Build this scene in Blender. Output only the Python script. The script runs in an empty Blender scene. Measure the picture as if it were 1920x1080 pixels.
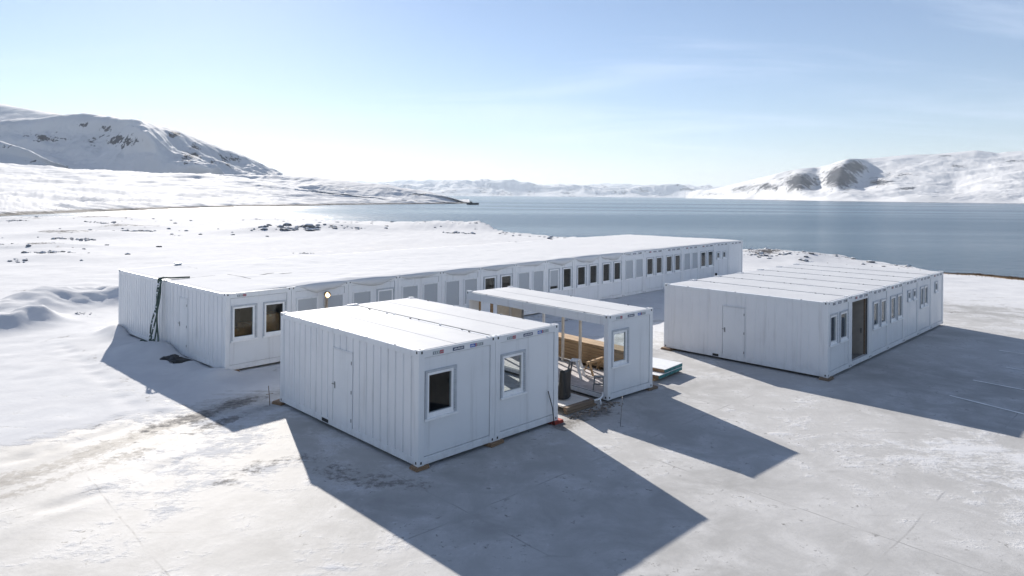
import bpy, math, random
import numpy as np
from mathutils import Matrix, Vector
random.seed(7); rng = np.random.default_rng(11)
sc = bpy.context.scene
COL = sc.collection
R = math.radians

# ------------------------------------------------------------------ camera
CF, CP, CH, CRO, CCY = 1272.1, R(-.0935), 6.4976, R(.51535), 364.657
cam_d = bpy.data.cameras.new('camera'); cam = bpy.data.objects.new('camera', cam_d); COL.objects.link(cam)
cam.matrix_world = Matrix.Translation((0, 0, CH)) @ Matrix.Rotation(math.pi/2 - CP, 4, 'X') @ Matrix.Rotation(CRO, 4, 'Z')
cam_d.sensor_width = 36; cam_d.lens = CF/1920*36; cam_d.shift_y = -(540 - CCY)/1920
cam_d.clip_start = .2; cam_d.clip_end = 90000
sc.camera = cam

def ray(px, py):
    a = (px - 960)/CF; b = (CCY - py)/CF
    cr, sr, c, s = math.cos(CRO), math.sin(CRO), math.cos(CP), math.sin(CP)
    X = a*cr - b*sr; up = a*sr + b*cr
    return X, c + up*s, -s + up*c
def at(px, py, dist):                # surveyed bearing -> world point at a distance
    x, y, z = ray(px, py); return (x*dist, y*dist, CH + z*dist)
def gnd(px, py, z=0.0):
    x, y, zz = ray(px, py); t = (z - CH)/zz; return (x*t, y*t)

# ------------------------------------------------------------------ numpy noise
def _h(ix, iy, iz):
    n = (ix*374761393 + iy*668265263 + iz*1274126177) & 0xffffffff
    n = ((n ^ (n >> 13))*1274126177) & 0xffffffff
    return ((n ^ (n >> 16)) & 0xffff)/65535.0
def vnoise(x, y, seed=0):
    x = np.asarray(x, float); y = np.asarray(y, float)
    ix = np.floor(x).astype(np.int64); iy = np.floor(y).astype(np.int64)
    fx = x - ix; fy = y - iy
    fx = fx*fx*fx*(fx*(fx*6 - 15) + 10); fy = fy*fy*fy*(fy*(fy*6 - 15) + 10)
    s = np.int64(seed)
    a = _h(ix, iy, s); b = _h(ix+1, iy, s); c = _h(ix, iy+1, s); d = _h(ix+1, iy+1, s)
    return (a + (b-a)*fx)*(1-fy) + (c + (d-c)*fx)*fy
def fbm(x, y, oct=5, seed=0, gain=.5):
    t = 0; amp = 1; f = 1; tot = 0
    for o in range(oct):
        t = t + amp*(vnoise(x*f + 17.3*o, y*f - 9.1*o, seed + o) - .5)*2
        tot += amp; amp *= gain; f *= 2.03
    return t/tot
def ridged(x, y, oct=5, seed=0, gain=.5):
    t = 0; amp = 1; f = 1; tot = 0
    for o in range(oct):
        t = t + amp*(1 - np.abs(vnoise(x*f + 7.7*o, y*f + 3.1*o, seed + o)*2 - 1))
        tot += amp; amp *= gain; f *= 2.07
    return t/tot
def sstep(a, b, x):
    t = np.clip((x - a)/(b - a), 0, 1); return t*t*(3 - 2*t)
def polydist(x, y, pts):
    d = np.full(np.shape(x), 1e9)
    for (ax, ay), (bx, by) in zip(pts[:-1], pts[1:]):
        dx, dy = bx-ax, by-ay; L = dx*dx + dy*dy + 1e-12
        t = np.clip(((x-ax)*dx + (y-ay)*dy)/L, 0, 1)
        d = np.minimum(d, np.hypot(x-ax-t*dx, y-ay-t*dy))
    return d

# ------------------------------------------------------------------ materials
def new_mat(name):
    m = bpy.data.materials.new(name); m.use_nodes = True
    nt = m.node_tree; b = nt.nodes['Principled BSDF']
    return m, nt, b
def N(nt, t, **kw):
    n = nt.nodes.new(t)
    for k, v in kw.items():
        if k in ('inputs',):
            for kk, vv in v.items(): n.inputs[kk].default_value = vv
        else: setattr(n, k, v)
    return n
def noise(nt, scale, detail=4, rough=.55, vec=None, dist=0.0):
    n = N(nt, 'ShaderNodeTexNoise'); n.inputs['Scale'].default_value = scale
    n.inputs['Detail'].default_value = detail; n.inputs['Roughness'].default_value = rough; n.inputs['Distortion'].default_value = dist
    if vec is not None: nt.links.new(vec, n.inputs['Vector'])
    return n.outputs['Fac']
def math_(nt, op, a, b=None, clamp=False):
    n = N(nt, 'ShaderNodeMath', operation=op, use_clamp=clamp)
    for i, v in enumerate((a, b)):
        if v is None: continue
        if isinstance(v, (int, float)): n.inputs[i].default_value = v
        else: nt.links.new(v, n.inputs[i])
    return n.outputs[0]
def smooth(nt, v, lo, hi, tmin=0., tmax=1.):
    n = N(nt, 'ShaderNodeMapRange', interpolation_type='SMOOTHSTEP')
    nt.links.new(v, n.inputs['Value'])
    n.inputs['From Min'].default_value = lo; n.inputs['From Max'].default_value = hi
    n.inputs['To Min'].default_value = tmin; n.inputs['To Max'].default_value = tmax
    return n.outputs['Result']
def mixc(nt, f, a, b):
    n = N(nt, 'ShaderNodeMix', data_type='RGBA')
    for s, v in ((n.inputs['Factor'], f), (n.inputs[6], a), (n.inputs[7], b)):
        if isinstance(v, (int, float)): s.default_value = v
        elif isinstance(v, tuple): s.default_value = (*v, 1)
        else: nt.links.new(v, s)
    return n.outputs[2]
def coords(nt, scale=None, rot=0, src='Object'):
    tc = N(nt, 'ShaderNodeTexCoord').outputs[src]
    if scale is None and not rot: return tc
    mp = N(nt, 'ShaderNodeMapping'); nt.links.new(tc, mp.inputs['Vector'])
    if scale: mp.inputs['Scale'].default_value = scale
    mp.inputs['Rotation'].default_value = (0, 0, rot)
    return mp.outputs['Vector']
def bump(nt, b, h, strength, dist=.05):
    n = N(nt, 'ShaderNodeBump'); n.inputs['Strength'].default_value = strength; n.inputs['Distance'].default_value = dist
    nt.links.new(h, n.inputs['Height']); nt.links.new(n.outputs['Normal'], b.inputs['Normal'])
def simple(name, col, rough=.5, var=.12, scale=6., metal=0., bmp=0., spec=.5):
    m, nt, b = new_mat(name)
    v = coords(nt); f = noise(nt, scale, 5, .6, v)
    lo = tuple(c*(1-var) for c in col); hi = tuple(min(1, c*(1+var)) for c in col)
    nt.links.new(mixc(nt, smooth(nt, f, .3, .7), lo, hi), b.inputs['Base Color'])
    b.inputs['Roughness'].default_value = rough; b.inputs['Metallic'].default_value = metal
    b.inputs['Specular IOR Level'].default_value = spec
    if bmp: bump(nt, b, noise(nt, scale*4, 4, .6, v), bmp, .02)
    return m
def paint(name, col, rough=.38, dirt=.5, wav=.02):
    """white coated sheet: faint streaks running down, grime close to the foot, slight panel waviness"""
    m, nt, b = new_mat(name)
    v = coords(nt); st = noise(nt, 1., 5, .6, coords(nt, (5., 5., .35)))
    f = noise(nt, 1.3, 4, .6, v)
    dm = math_(nt, 'MULTIPLY', smooth(nt, st, .52, .8), dirt)
    dm = math_(nt, 'ADD', dm, math_(nt, 'MULTIPLY', smooth(nt, f, .4, .8), .12))
    sep = N(nt, 'ShaderNodeSeparateXYZ'); nt.links.new(v, sep.inputs[0])
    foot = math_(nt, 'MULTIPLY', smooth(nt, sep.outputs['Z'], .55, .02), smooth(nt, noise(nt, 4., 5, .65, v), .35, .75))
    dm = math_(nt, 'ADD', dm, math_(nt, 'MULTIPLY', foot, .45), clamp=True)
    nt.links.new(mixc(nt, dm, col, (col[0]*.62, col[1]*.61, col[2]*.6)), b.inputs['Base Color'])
    nt.links.new(smooth(nt, f, .3, .7, rough-.06, rough+.1), b.inputs['Roughness'])
    bump(nt, b, noise(nt, 1.6, 2, .4, v), wav*5, .02)
    return m

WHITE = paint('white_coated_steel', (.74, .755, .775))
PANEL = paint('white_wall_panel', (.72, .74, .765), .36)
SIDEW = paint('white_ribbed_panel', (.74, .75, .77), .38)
TRIM = simple('white_pvc', (.82, .83, .84), .35, .04)
ALU = simple('grey_aluminium_trim', (.45, .48, .52), .4, .1)
SHUT = None
GAP = simple('dark_rubber_seal', (.045, .048, .052), .8, .3)
BLACK = simple('black_hole', (.02, .021, .023), .8, .2)
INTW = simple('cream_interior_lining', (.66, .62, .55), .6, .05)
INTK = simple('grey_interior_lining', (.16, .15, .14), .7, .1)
INTD = simple('interior_floor_vinyl', (.30, .28, .26), .6, .15)
WOOD = None
def shutter_mat():
    m, nt, b = new_mat('grey_roller_shutter')
    w = N(nt, 'ShaderNodeTexWave', wave_type='BANDS', bands_direction='Z'); w.inputs['Scale'].default_value = 8.5
    nt.links.new(coords(nt), w.inputs['Vector'])
    nt.links.new(mixc(nt, w.outputs['Fac'], (.40, .425, .45), (.47, .495, .52)), b.inputs['Base Color'])
    b.inputs['Roughness'].default_value = .5; bump(nt, b, w.outputs['Fac'], .35, .01)
    return m
SHUT = shutter_mat()
def wood_mat(name, a, bcol, rot=0, sc_=(1., 18., 18.)):
    m, nt, b = new_mat(name)
    v = coords(nt, sc_, rot); f = noise(nt, 1.4, 6, .65, v, .6)
    big = noise(nt, .9, 2, .5, coords(nt))
    c = mixc(nt, smooth(nt, f, .3, .72), a, bcol)
    c = mixc(nt, smooth(nt, big, .35, .75, 0, .45), c, tuple(x*.6 for x in a))
    nt.links.new(c, b.inputs['Base Color']); b.inputs['Roughness'].default_value = .75
    bump(nt, b, f, .3, .01)
    return m
BOARD = wood_mat('sawn_timber', (.34, .22, .12), (.52, .37, .22), 0, (18., 1., 18.))
BLOCK = wood_mat('orange_timber_block', (.22, .14, .085), (.34, .22, .13))
DARKW = wood_mat('weathered_brown_timber', (.17, .12, .085), (.29, .215, .15))
REDB = simple('red_painted_block', (.30, .045, .03), .7, .3)
CARD = simple('brown_cardboard', (.45, .24, .10), .85, .15)
TEAL = simple('teal_foam_edge', (.055, .20, .20), .7, .35, 9)
BLACKT = simple('black_tarpaulin', (.012, .013, .014), .55, .3, 5, bmp=.4)
HOSE = simple('dark_green_cable_sheath', (.05, .085, .07), .6, .5, 14)
GREYP = simple('grey_plastic', (.16, .17, .18), .5, .2)
STEEL = simple('dull_steel', (.22, .22, .22), .5, .2, metal=.5)
STOOLW = simple('white_powdercoat', (.78, .79, .80), .4, .05)
SRED = simple('red_sticker', (.42, .04, .07), .5, .1); SGREY = simple('grey_sticker', (.34, .38, .40), .5, .1)
SNAVY = simple('navy_sticker', (.05, .075, .14), .5, .1); SBLUE = simple('blue_sticker', (.03, .11, .42), .5, .1)
SWHITE = simple('white_sticker_print', (.8, .8, .8), .5, .02)
SLIVERM = simple('sun_sliver_white', (.82, .82, .80), .7, .1, 3)  # near-white colour imitating thin slivers of sunlight on the yard
def glass_mat():
    m, nt, b = new_mat('window_glass'); nt.nodes.remove(b)
    out = nt.nodes['Material Output']
    tr = N(nt, 'ShaderNodeBsdfTransparent'); tr.inputs[0].default_value = (.80, .84, .85, 1)
    gl = N(nt, 'ShaderNodeBsdfGlossy'); gl.inputs['Roughness'].default_value = .02; gl.inputs[0].default_value = (.95, .97, 1, 1)
    fr = N(nt, 'ShaderNodeLayerWeight'); fr.inputs[0].default_value = .5
    f = math_(nt, 'ADD', math_(nt, 'MULTIPLY', math_(nt, 'POWER', fr.outputs['Facing'], 5.), .9), .016, clamp=True)
    mx = N(nt, 'ShaderNodeMixShader'); nt.links.new(f, mx.inputs[0]); nt.links.new(tr.outputs[0], mx.inputs[1]); nt.links.new(gl.outputs[0], mx.inputs[2])
    nt.links.new(mx.outputs[0], out.inputs[0]); return m
GLASS = glass_mat()
def roof_mat():
    m, nt, b = new_mat('frosted_roof_sheet')
    v = coords(nt); f = noise(nt, .8, 6, .65, v); g = noise(nt, 2., 4, .6, coords(nt, (6., .5, 1.)))
    c = mixc(nt, smooth(nt, f, .35, .7), (.54, .55, .565), (.49, .50, .52))
    c = mixc(nt, smooth(nt, g, .55, .8, 0, .25), c, (.42, .435, .46))
    nt.links.new(c, b.inputs['Base Color']); b.inputs['Roughness'].default_value = .7; b.inputs['Specular IOR Level'].default_value = .2
    bump(nt, b, math_(nt, 'ADD', f, math_(nt, 'MULTIPLY', g, .5)), .25, .02); return m
ROOF = roof_mat()
def roofsnow_mat():
    m, nt, b = new_mat('roof_snow')
    v = coords(nt); at_ = N(nt, 'ShaderNodeAttribute', attribute_name='bare')
    f = noise(nt, 2.2, 6, .65, v)
    k = smooth(nt, math_(nt, 'ADD', at_.outputs['Fac'], math_(nt, 'MULTIPLY', f, .8)), .95, 1.1)
    nt.links.new(mixc(nt, k, (.63, .635, .645), (.16, .17, .18)), b.inputs['Base Color'])
    b.inputs['Roughness'].default_value = .9; b.inputs['Specular IOR Level'].default_value = .02
    bump(nt, b, f, .25, .06); return m
def terrain_mat(name, rockcol=(.052, .056, .068), nscale=.02, shore=-5.4, snowc=(.62, .625, .635)):
    m, nt, b = new_mat(name)
    geo = N(nt, 'ShaderNodeNewGeometry'); v = geo.outputs['Position']
    at_ = N(nt, 'ShaderNodeAttribute', attribute_name='rock')
    n1 = noise(nt, nscale, 8, .68, v); n2 = noise(nt, nscale*5, 6, .65, v); n3 = noise(nt, nscale*.35, 4, .6, v)
    k = math_(nt, 'ADD', math_(nt, 'MULTIPLY', at_.outputs['Fac'], 1.7), math_(nt, 'MULTIPLY', math_(nt, 'SUBTRACT', n1, .5), 2.4))
    k = math_(nt, 'ADD', k, math_(nt, 'MULTIPLY', math_(nt, 'SUBTRACT', n2, .5), 1.8))
    rk = smooth(nt, k, .55, .63)
    sep = N(nt, 'ShaderNodeSeparateXYZ'); nt.links.new(v, sep.inputs[0])
    sh = math_(nt, 'SUBTRACT', sep.outputs['Z'], math_(nt, 'MULTIPLY', math_(nt, 'SUBTRACT', n2, .5), 3.))
    rk = math_(nt, 'MAXIMUM', rk, smooth(nt, sh, shore+.3, shore-.5))
    rc = mixc(nt, smooth(nt, n2, .3, .7), tuple(c*.35 for c in rockcol), tuple(c*1.6 for c in rockcol))
    sn = mixc(nt, smooth(nt, n3, .35, .7), snowc, tuple(c*.93 for c in snowc))
    nt.links.new(mixc(nt, rk, sn, rc), b.inputs['Base Color']); b.inputs['Roughness'].default_value = .8
    b.inputs['Specular IOR Level'].default_value = .03
    bump(nt, b, math_(nt, 'ADD', n1, math_(nt, 'MULTIPLY', n2, .35)), .6, .22/nscale*.25)
    return m

# ------------------------------------------------------------------ mesh builder
class MB:
    def __init__(s): s.v = []; s.f = []; s.m = []; s.mats = []; s.smooth = []
    def mi(s, mat):
        if mat not in s.mats: s.mats.append(mat)
        return s.mats.index(mat)
    def add(s, vs, fs, mat, sm=False):
        o = len(s.v); s.v += [tuple(p) for p in vs]; k = s.mi(mat)
        for f in fs: s.f.append([o+i for i in f]); s.m.append(k); s.smooth.append(sm)
    def box(s, x0, x1, y0, y1, z0, z1, mat, M=None):
        vs = [Vector((x, y, z)) for z in (z0, z1) for y in (y0, y1) for x in (x0, x1)]
        if M is not None: vs = [M @ p for p in vs]
        s.add(vs, [(0,2,3,1),(4,5,7,6),(0,1,5,4),(2,6,7,3),(0,4,6,2),(1,3,7,5)], mat)
        return s
    def bar(s, a, b, w, h, mat, up=(0, 0, 1)):
        a = Vector(a); b = Vector(b); d = b-a; L = d.length; d.normalize()
        u = Vector(up)
        if abs(d.dot(u)) > .95: u = Vector((1, 0, 0))
        sx = d.cross(u).normalized(); u = sx.cross(d)
        M = Matrix((( d.x, sx.x, u.x, a.x), (d.y, sx.y, u.y, a.y), (d.z, sx.z, u.z, a.z), (0,0,0,1)))
        return s.box(0, L, -w/2, w/2, -h/2, h/2, mat, M)
    def tube(s, pts, r, mat, n=8, caps=True):
        pts = [Vector(p) for p in pts]; rr = r if isinstance(r, (list, tuple)) else [r]*len(pts)
        vs = []; prev = None
        for i, p in enumerate(pts):
            d = (pts[min(i+1, len(pts)-1)] - pts[max(i-1, 0)]).normalized()
            u = prev if prev is not None else (Vector((0,0,1)) if abs(d.z) < .9 else Vector((1,0,0)))
            sx = d.cross(u).normalized(); u = sx.cross(d).normalized(); prev = u
            for k in range(n):
                t = 2*math.pi*k/n; vs.append(p + (sx*math.cos(t) + u*math.sin(t))*rr[i])
        fs = [(i*n+k, i*n+(k+1)%n, (i+1)*n+(k+1)%n, (i+1)*n+k) for i in range(len(pts)-1) for k in range(n)]
        if caps: fs += [tuple(range(n))[::-1], tuple((len(pts)-1)*n+k for k in range(n))]
        s.add(vs, fs, mat, True); return s
    def holed(s, x0, x1, z0, z1, y0, y1, holes, mat):
        xs = sorted({x0, x1, *[min(max(h[0], x0), x1) for h in holes], *[min(max(h[1], x0), x1) for h in holes]})
        for a, b in zip(xs[:-1], xs[1:]):
            if b-a < 1e-6: continue
            hs = sorted((h[2], h[3]) for h in holes if h[0] < (a+b)/2 < h[1])
            z = z0
            for p, q in hs:
                if p > z+1e-6: s.box(a, b, y0, y1, z, p, mat)
                z = q
            if z1 > z+1e-6: s.box(a, b, y0, y1, z, z1, mat)
        return s
    def ico(s, c, r, mat, seed=0, sub=2, flat=.7):
        import bmesh
        bm = bmesh.new(); bmesh.ops.create_icosphere(bm, subdivisions=sub, radius=1)
        rr = random.Random(seed); off = rr.random()*50
        a, bb = 0, 0
        vs = []
        for v in bm.verts:
            p = v.co.copy(); q = 1 + .6*float(fbm(p.x*1.3+off, p.y*1.3+p.z*1.7+off, 3, seed))
            vs.append((c[0]+p.x*r[0]*q, c[1]+p.y*r[1]*q, c[2]+p.z*r[2]*q))
        s.add(vs, [[v.index for v in f.verts] for f in bm.faces], mat); bm.free(); return s
    def build(s, name, parent=None, loc=None, bevel=0):
        me = bpy.data.meshes.new(name); me.from_pydata(s.v, [], s.f); me.update()
        for m in s.mats: me.materials.append(m)
        me.polygons.foreach_set('material_index', s.m); me.polygons.foreach_set('use_smooth', s.smooth)
        o = bpy.data.objects.new(name, me); COL.objects.link(o)
        if parent is not None: o.parent = parent
        if loc is not None: o.location = loc
        if bevel:
            b = o.modifiers.new('bevel', 'BEVEL'); b.width = bevel; b.segments = 2; b.limit_method = 'ANGLE'
        return o
def tag(o, label=None, cat=None, group=None, kind=None):
    for k, v in (('label', label), ('category', cat), ('group', group), ('kind', kind)):
        if v: o[k] = v
    return o
def thing(name, label, cat, loc=(0,0,0), rz=0, group=None):
    o = bpy.data.objects.new(name, None); COL.objects.link(o); o.location = loc; o.rotation_euler = (0, 0, rz)
    return tag(o, label, cat, group)
def kids(o): return [c for c in bpy.data.objects if c.parent == o]
def copy_tree(o, parent=None):
    c = o.copy(); COL.objects.link(c); c.parent = parent
    for ch in kids(o): copy_tree(ch, c)
    return c
def grid_mesh(name, P, mat, attrs=None, smooth_=True, parent=None):
    """P: (rows, cols, 3) array"""
    nr, nc = P.shape[:2]
    me = bpy.data.meshes.new(name)
    idx = np.arange(nr*nc).reshape(nr, nc)
    q = np.stack([idx[:-1, :-1], idx[:-1, 1:], idx[1:, 1:], idx[1:, :-1]], -1).reshape(-1, 4)
    me.vertices.add(nr*nc); me.vertices.foreach_set('co', P.reshape(-1).astype(np.float32))
    me.loops.add(q.size); me.loops.foreach_set('vertex_index', q.reshape(-1).astype(np.int32))
    me.polygons.add(len(q)); me.polygons.foreach_set('loop_start', (np.arange(len(q))*4).astype(np.int32))
    me.update(calc_edges=True); me.validate()
    me.polygons.foreach_set('use_smooth', np.full(len(me.polygons), smooth_))
    me.materials.append(mat)
    for k, a in (attrs or {}).items():
        at_ = me.attributes.new(k, 'FLOAT', 'POINT'); at_.data.foreach_set('value', np.asarray(a, np.float32).reshape(-1))
    o = bpy.data.objects.new(name, me); COL.objects.link(o)
    if parent is not None: o.parent = parent
    return o

# ------------------------------------------------------------------ the four buildings: local x runs along the window front, y to the back
BL = {'A': (-2.153, 15.966, 45.246, 7.04, 4.96, 2.8), 'B': (3.063, 21.318, 47.639, 7.14, 2.342, 2.725),
      'C': (11.321, 24.221, 45.383, 6.78, 15.51, 2.766), 'D': (-10.231, 24.317, 42.327, 10.95, 43.93, 2.865)}
def l2w(n, x, y, z=0):
    bx, by, a, *_ = BL[n]; a = R(a)
    return (bx + math.sin(a)*x - math.cos(a)*y, by + math.cos(a)*x + math.sin(a)*y, z)
def w2l(n, wx, wy):
    bx, by, a, *_ = BL[n]; a = R(a); dx, dy = wx-bx, wy-by
    return math.sin(a)*dx + math.cos(a)*dy, -math.cos(a)*dx + math.sin(a)*dy
ZB = .085; PW = .17; BR = .27; TR = .17         # foot height, post width, top of bottom rail, depth of top rail

_win = {}
def window(parent, x0, x1, z0, z1, kind='open'):
    """frame mesh + pane / shutter / sill children; same sizes share one mesh"""
    w, h = round(x1-x0, 2), round(z1-z0, 2); key = (w, h, kind)
    if key in _win:
        o = copy_tree(_win[key], parent); o.location = (x0, 0, z0); return o
    b = MB(); t = .055; g = .10 if w > .75 else .05
    yo = -.018
    b.box(0, t, yo, .09, 0, h, ALU if kind != 'shut' else WHITE); b.box(w-g, w, yo, .09, 0, h, ALU if kind != 'shut' else WHITE)
    b.box(t, w-g, yo, .09, h-t, h, ALU if kind != 'shut' else WHITE); b.box(t, w-g, yo, .09, 0, t, TRIM)
    if kind != 'shut':
        a0, a1, c0, c1 = t, w-g, t, h-t; s = .062
        b.box(a0, a0+s, -.004, .075, c0, c1, TRIM); b.box(a1-s, a1, -.004, .075, c0, c1, TRIM)
        b.box(a0+s, a1-s, -.004, .075, c1-s, c1, TRIM); b.box(a0+s, a1-s, -.004, .075, c0, c0+s*1.3, TRIM)
        if w > .75:
            zz = c0+.04
            while zz < c1-.05:          # perforated shutter guide
                b.box(w-g+.022, w-g+.045, yo-.003, yo, zz, zz+.028, GREYP); zz += .062
    f = b.build('window', parent, (x0, 0, z0))
    if kind == 'shut':
        MB().box(t, w-g, .018, .032, t, h-t, SHUT).build('roller_shutter', f)
    else:
        a0, a1, c0, c1 = t+.062, w-g-.062, t+.08, h-t-.062
        MB().box(a0, a1, .03, .036, c0, c1, GLASS).build('pane', f)
        if kind == 'half':
            MB().box(a0-.03, a1+.03, .012, .024, c0+.15, c1+.03, SHUT).build('roller_shutter', f)
        MB().box(-.02, w+.02, -.06, -.02, -.035, .012, TRIM).box(.02, w-.02, -.02, .0, -.03, .004, TRIM).build('sill', f)
    _win[key] = f
    return f

def casting(b, x0, y0, z0, sx=PW, sy=PW, sz=.13):
    b.box(x0-.004, x0+sx+.004, y0-.004, y0+sy+.004, z0, z0+sz, WHITE)
    b.box(x0+sx*.36, x0+sx*.62, y0-.0065, y0-.004, z0+sz*.32, z0+sz*.78, BLACK)
    b.box(x0-.0065, x0-.004, y0+sy*.36, y0+sy*.62, z0+sz*.32, z0+sz*.78, BLACK)
def post(parent, x, y, H, castings=True):
    b = MB(); b.box(x, x+PW, y, y+PW, ZB+.13, H-.11, WHITE)
    o = b.build('corner_post', parent)
    c = MB(); casting(c, x, y, ZB); c.build('corner_casting', o)
    c = MB(); casting(c, x, y, H-.11, sz=.135)
    c.box(x+.05, x+.115, y+.05, y+.115, H+.025, H+.0275, BLACK)
    c.build('corner_casting', o)
    return o
def front_module(root, xa, xb, H, holes=(), big_hole=None, lining=INTW, stickers='full', recess=.02):
    """posts, rails and wall panel of one module's short face on y = 0"""
    post(root, xa, 0, H); post(root, xb-PW, 0, H)
    b = MB().box(xa+PW, xb-PW, .0, .15, ZB+.01, BR-.03, WHITE); b.box(xa+PW, xb-PW, .012, .14, BR-.03, BR, WHITE)
    b.build('bottom_rail', root)
    b = MB().box(xa+PW, xb-PW, .0, .15, H-TR, H-.012, WHITE)
    b.box(xa+PW, xb-PW, -.012, .02, H-.012, H+.012, WHITE)
    b.build('top_rail', root)
    hs = [(h[0], h[1], h[2], h[3]) for h in holes] + ([big_hole] if big_hole else [])
    b = MB().holed(xa+PW+.014, xb-PW-.014, BR+.012, H-TR-.012, recess, recess+.03, hs, PANEL)
    b.holed(xa+PW-.03, xb-PW+.03, BR-.02, H-TR+.02, recess+.03, recess+.06, hs, GAP)
    b.holed(xa+PW-.03, xb-PW+.03, BR-.02, H-TR+.02, recess+.06, recess+.075, hs, lining)
    b.build('wall_panel', root)
    for h in holes: window(root, *h)
    m = xb-xa; zc = H-TR*.5-.012
    def st(x, w, parts):
        b = MB(); px = x
        for fr, mat in parts:
            b.box(px, px+w*fr, -.0025, -.0003, zc-.042, zc+.042, mat)
            if mat in (SNAVY, SBLUE, SRED):
                q = px+w*fr*.12; k = 0                       # letter-like strokes, too small to read
                while q < px+w*fr*.86:
                    b.box(q, q+.018, -.0042, -.0025, zc-.02, zc+(.022 if k % 3 else .008), SWHITE if mat is not SRED else SGREY); q += .034; k += 1
            if mat is SGREY:
                q = px+.02; k = 0
                while q < px+w*fr-.02:
                    b.box(q, q+.014, -.0042, -.0025, zc-.026, zc+(.024 if k % 2 else .01), WHITE if k % 2 else GREYP); q += .03; k += 1
            px += w*fr
        b.build('sticker', root)
    if stickers == 'full':
        st(xa+m*.165, m*.135, [(.66, SGREY), (.34, SRED)])
        st(xa+m*.395, m*.17, [(.12, WHITE), (.88, SNAVY)])
        st(xa+m*.645, m*.18, [(.40, SBLUE), (.08, SRED), (.52, SGREY)])
    elif stickers == 'dark':
        st(xa+m*.2, m*.12, [(.5, GREYP), (.5, SRED if random.random() < .3 else SNAVY)])
        st(xa+m*.43, m*.15, [(1, SNAVY)])
        st(xa+m*.68, m*.17, [(.5, SNAVY), (.5, GREYP)])
    elif stickers == 'one':
        st(xa+m*.165, m*.135, [(.66, SGREY), (.34, SRED)])
def roof_panel(root, xa, xb, L, H, mat=ROOF, ribs=True):
    b = MB()
    e = .045                                                                     # steel rim on the four edges
    T = H-.012
    b.box(xa+PW, xb-PW, .022, .022+e, H-.09, T, WHITE); b.box(xa+PW, xb-PW, L-e, L, H-.09, T, WHITE)
    b.box(xa, xa+e, PW, L-PW, H-.118, T, WHITE); b.box(xb-e, xb, PW, L-PW, H-.118, T, WHITE)
    b.box(xa+e, xb-e, .022+e, L-e, H-.06, H-.014, GAP)                           # rubber gutter strip around the sheet
    i = e+.05
    b.box(xa+i, xb-i, .03+i, L-i, H-.05, H-.002, mat)
    b.box(xa+e, xb-e, .022+e, L-e, H-.115, H-.07, INTW)                          # ceiling lining
    n = 6                                                                        # fixing lugs along the edges
    for k in range(1, n):
        y = L*k/n+.2*math.sin(k*5+xa)
        for x in (xa+.015, xb-.04): b.box(x, x+.025, y, y+.06, H-.012, H+.012, GREYP if k % 2 else WHITE)
    if ribs: b.box((xa+xb)/2-.012, (xa+xb)/2+.012, .05+i, L-i, H-.002, H+.004, mat)
    b.build('roof_panel', root)
def ribbed_side(root, L, H, pitch, depth, door=None, x=0., name='side_wall', y0=None, y1=None, rail=True):
    """long wall in the plane x: trapezoid ribs, optional hole for a door (y0,y1,z0,z1)"""
    ya = PW if y0 is None else y0; yb = L-PW if y1 is None else y1
    za, zb = BR, H-.14
    prof = []; y = ya+.10; prof.append((ya, x+.0))
    prof[0] = (ya, x+.014); 
    while y < yb-.08:
        prof += [(y, x+.014), (y+.016, x+.014+depth), (y+.05, x+.014+depth), (y+.066, x+.014)]; y += pitch
    prof.append((yb, x+.014))
    b = MB()
    def strip(pr, z0, z1):
        vs = []; 
        for (yy, xx) in pr: vs += [(xx, yy, z0), (xx, yy, z1)]
        b.add(vs, [(2*i, 2*i+1, 2*i+3, 2*i+2) for i in range(len(pr)-1)], SIDEW)
    def cut(pr, a, c):
        out = []
        for (y1_, x1_), (y2_, x2_) in zip(pr[:-1], pr[1:]):
            lo, hi = max(y1_, a), min(y2_, c)
            if lo >= hi: continue
            f = lambda yy: x1_ + (x2_-x1_)*(yy-y1_)/(y2_-y1_) if y2_ > y1_ else x1_
            if not out: out.append((lo, f(lo)))
            out.append((hi, f(hi)))
        return out
    if door:
        d0, d1, dz0, dz1 = door
        strip(cut(prof, ya, d0), za, zb); strip(cut(prof, d1, yb), za, zb)
        if zb > dz1: strip(cut(prof, d0, d1), dz1, zb)
    else: strip(prof, za, zb)
    if door:
        d0, d1, dz0, dz1 = door
        b.box(x+.06, x+.07, ya, d0, ZB+.03, H-.1, INTW); b.box(x+.06, x+.07, d1, yb, ZB+.03, H-.1, INTW); b.box(x+.06, x+.07, d0, d1, ZB+.03, H-.1, GAP)
    else: b.box(x+.06, x+.07, ya, yb, ZB+.03, H-.1, INTW)
    b.build(name, root)
    if rail:
        b = MB().box(x, x+.14, ya, yb, ZB+.01, BR-.025, WHITE).box(x+.006, x+.13, ya, yb, BR-.025, BR, WHITE); b.build('bottom_rail', root)
        b = MB().box(x, x+.13, ya, yb, H-.14, H-.121, WHITE).box(x+.004, x+.13, ya, yb, H-.121, H-.0, WHITE); b.build('top_rail', root)
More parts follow.
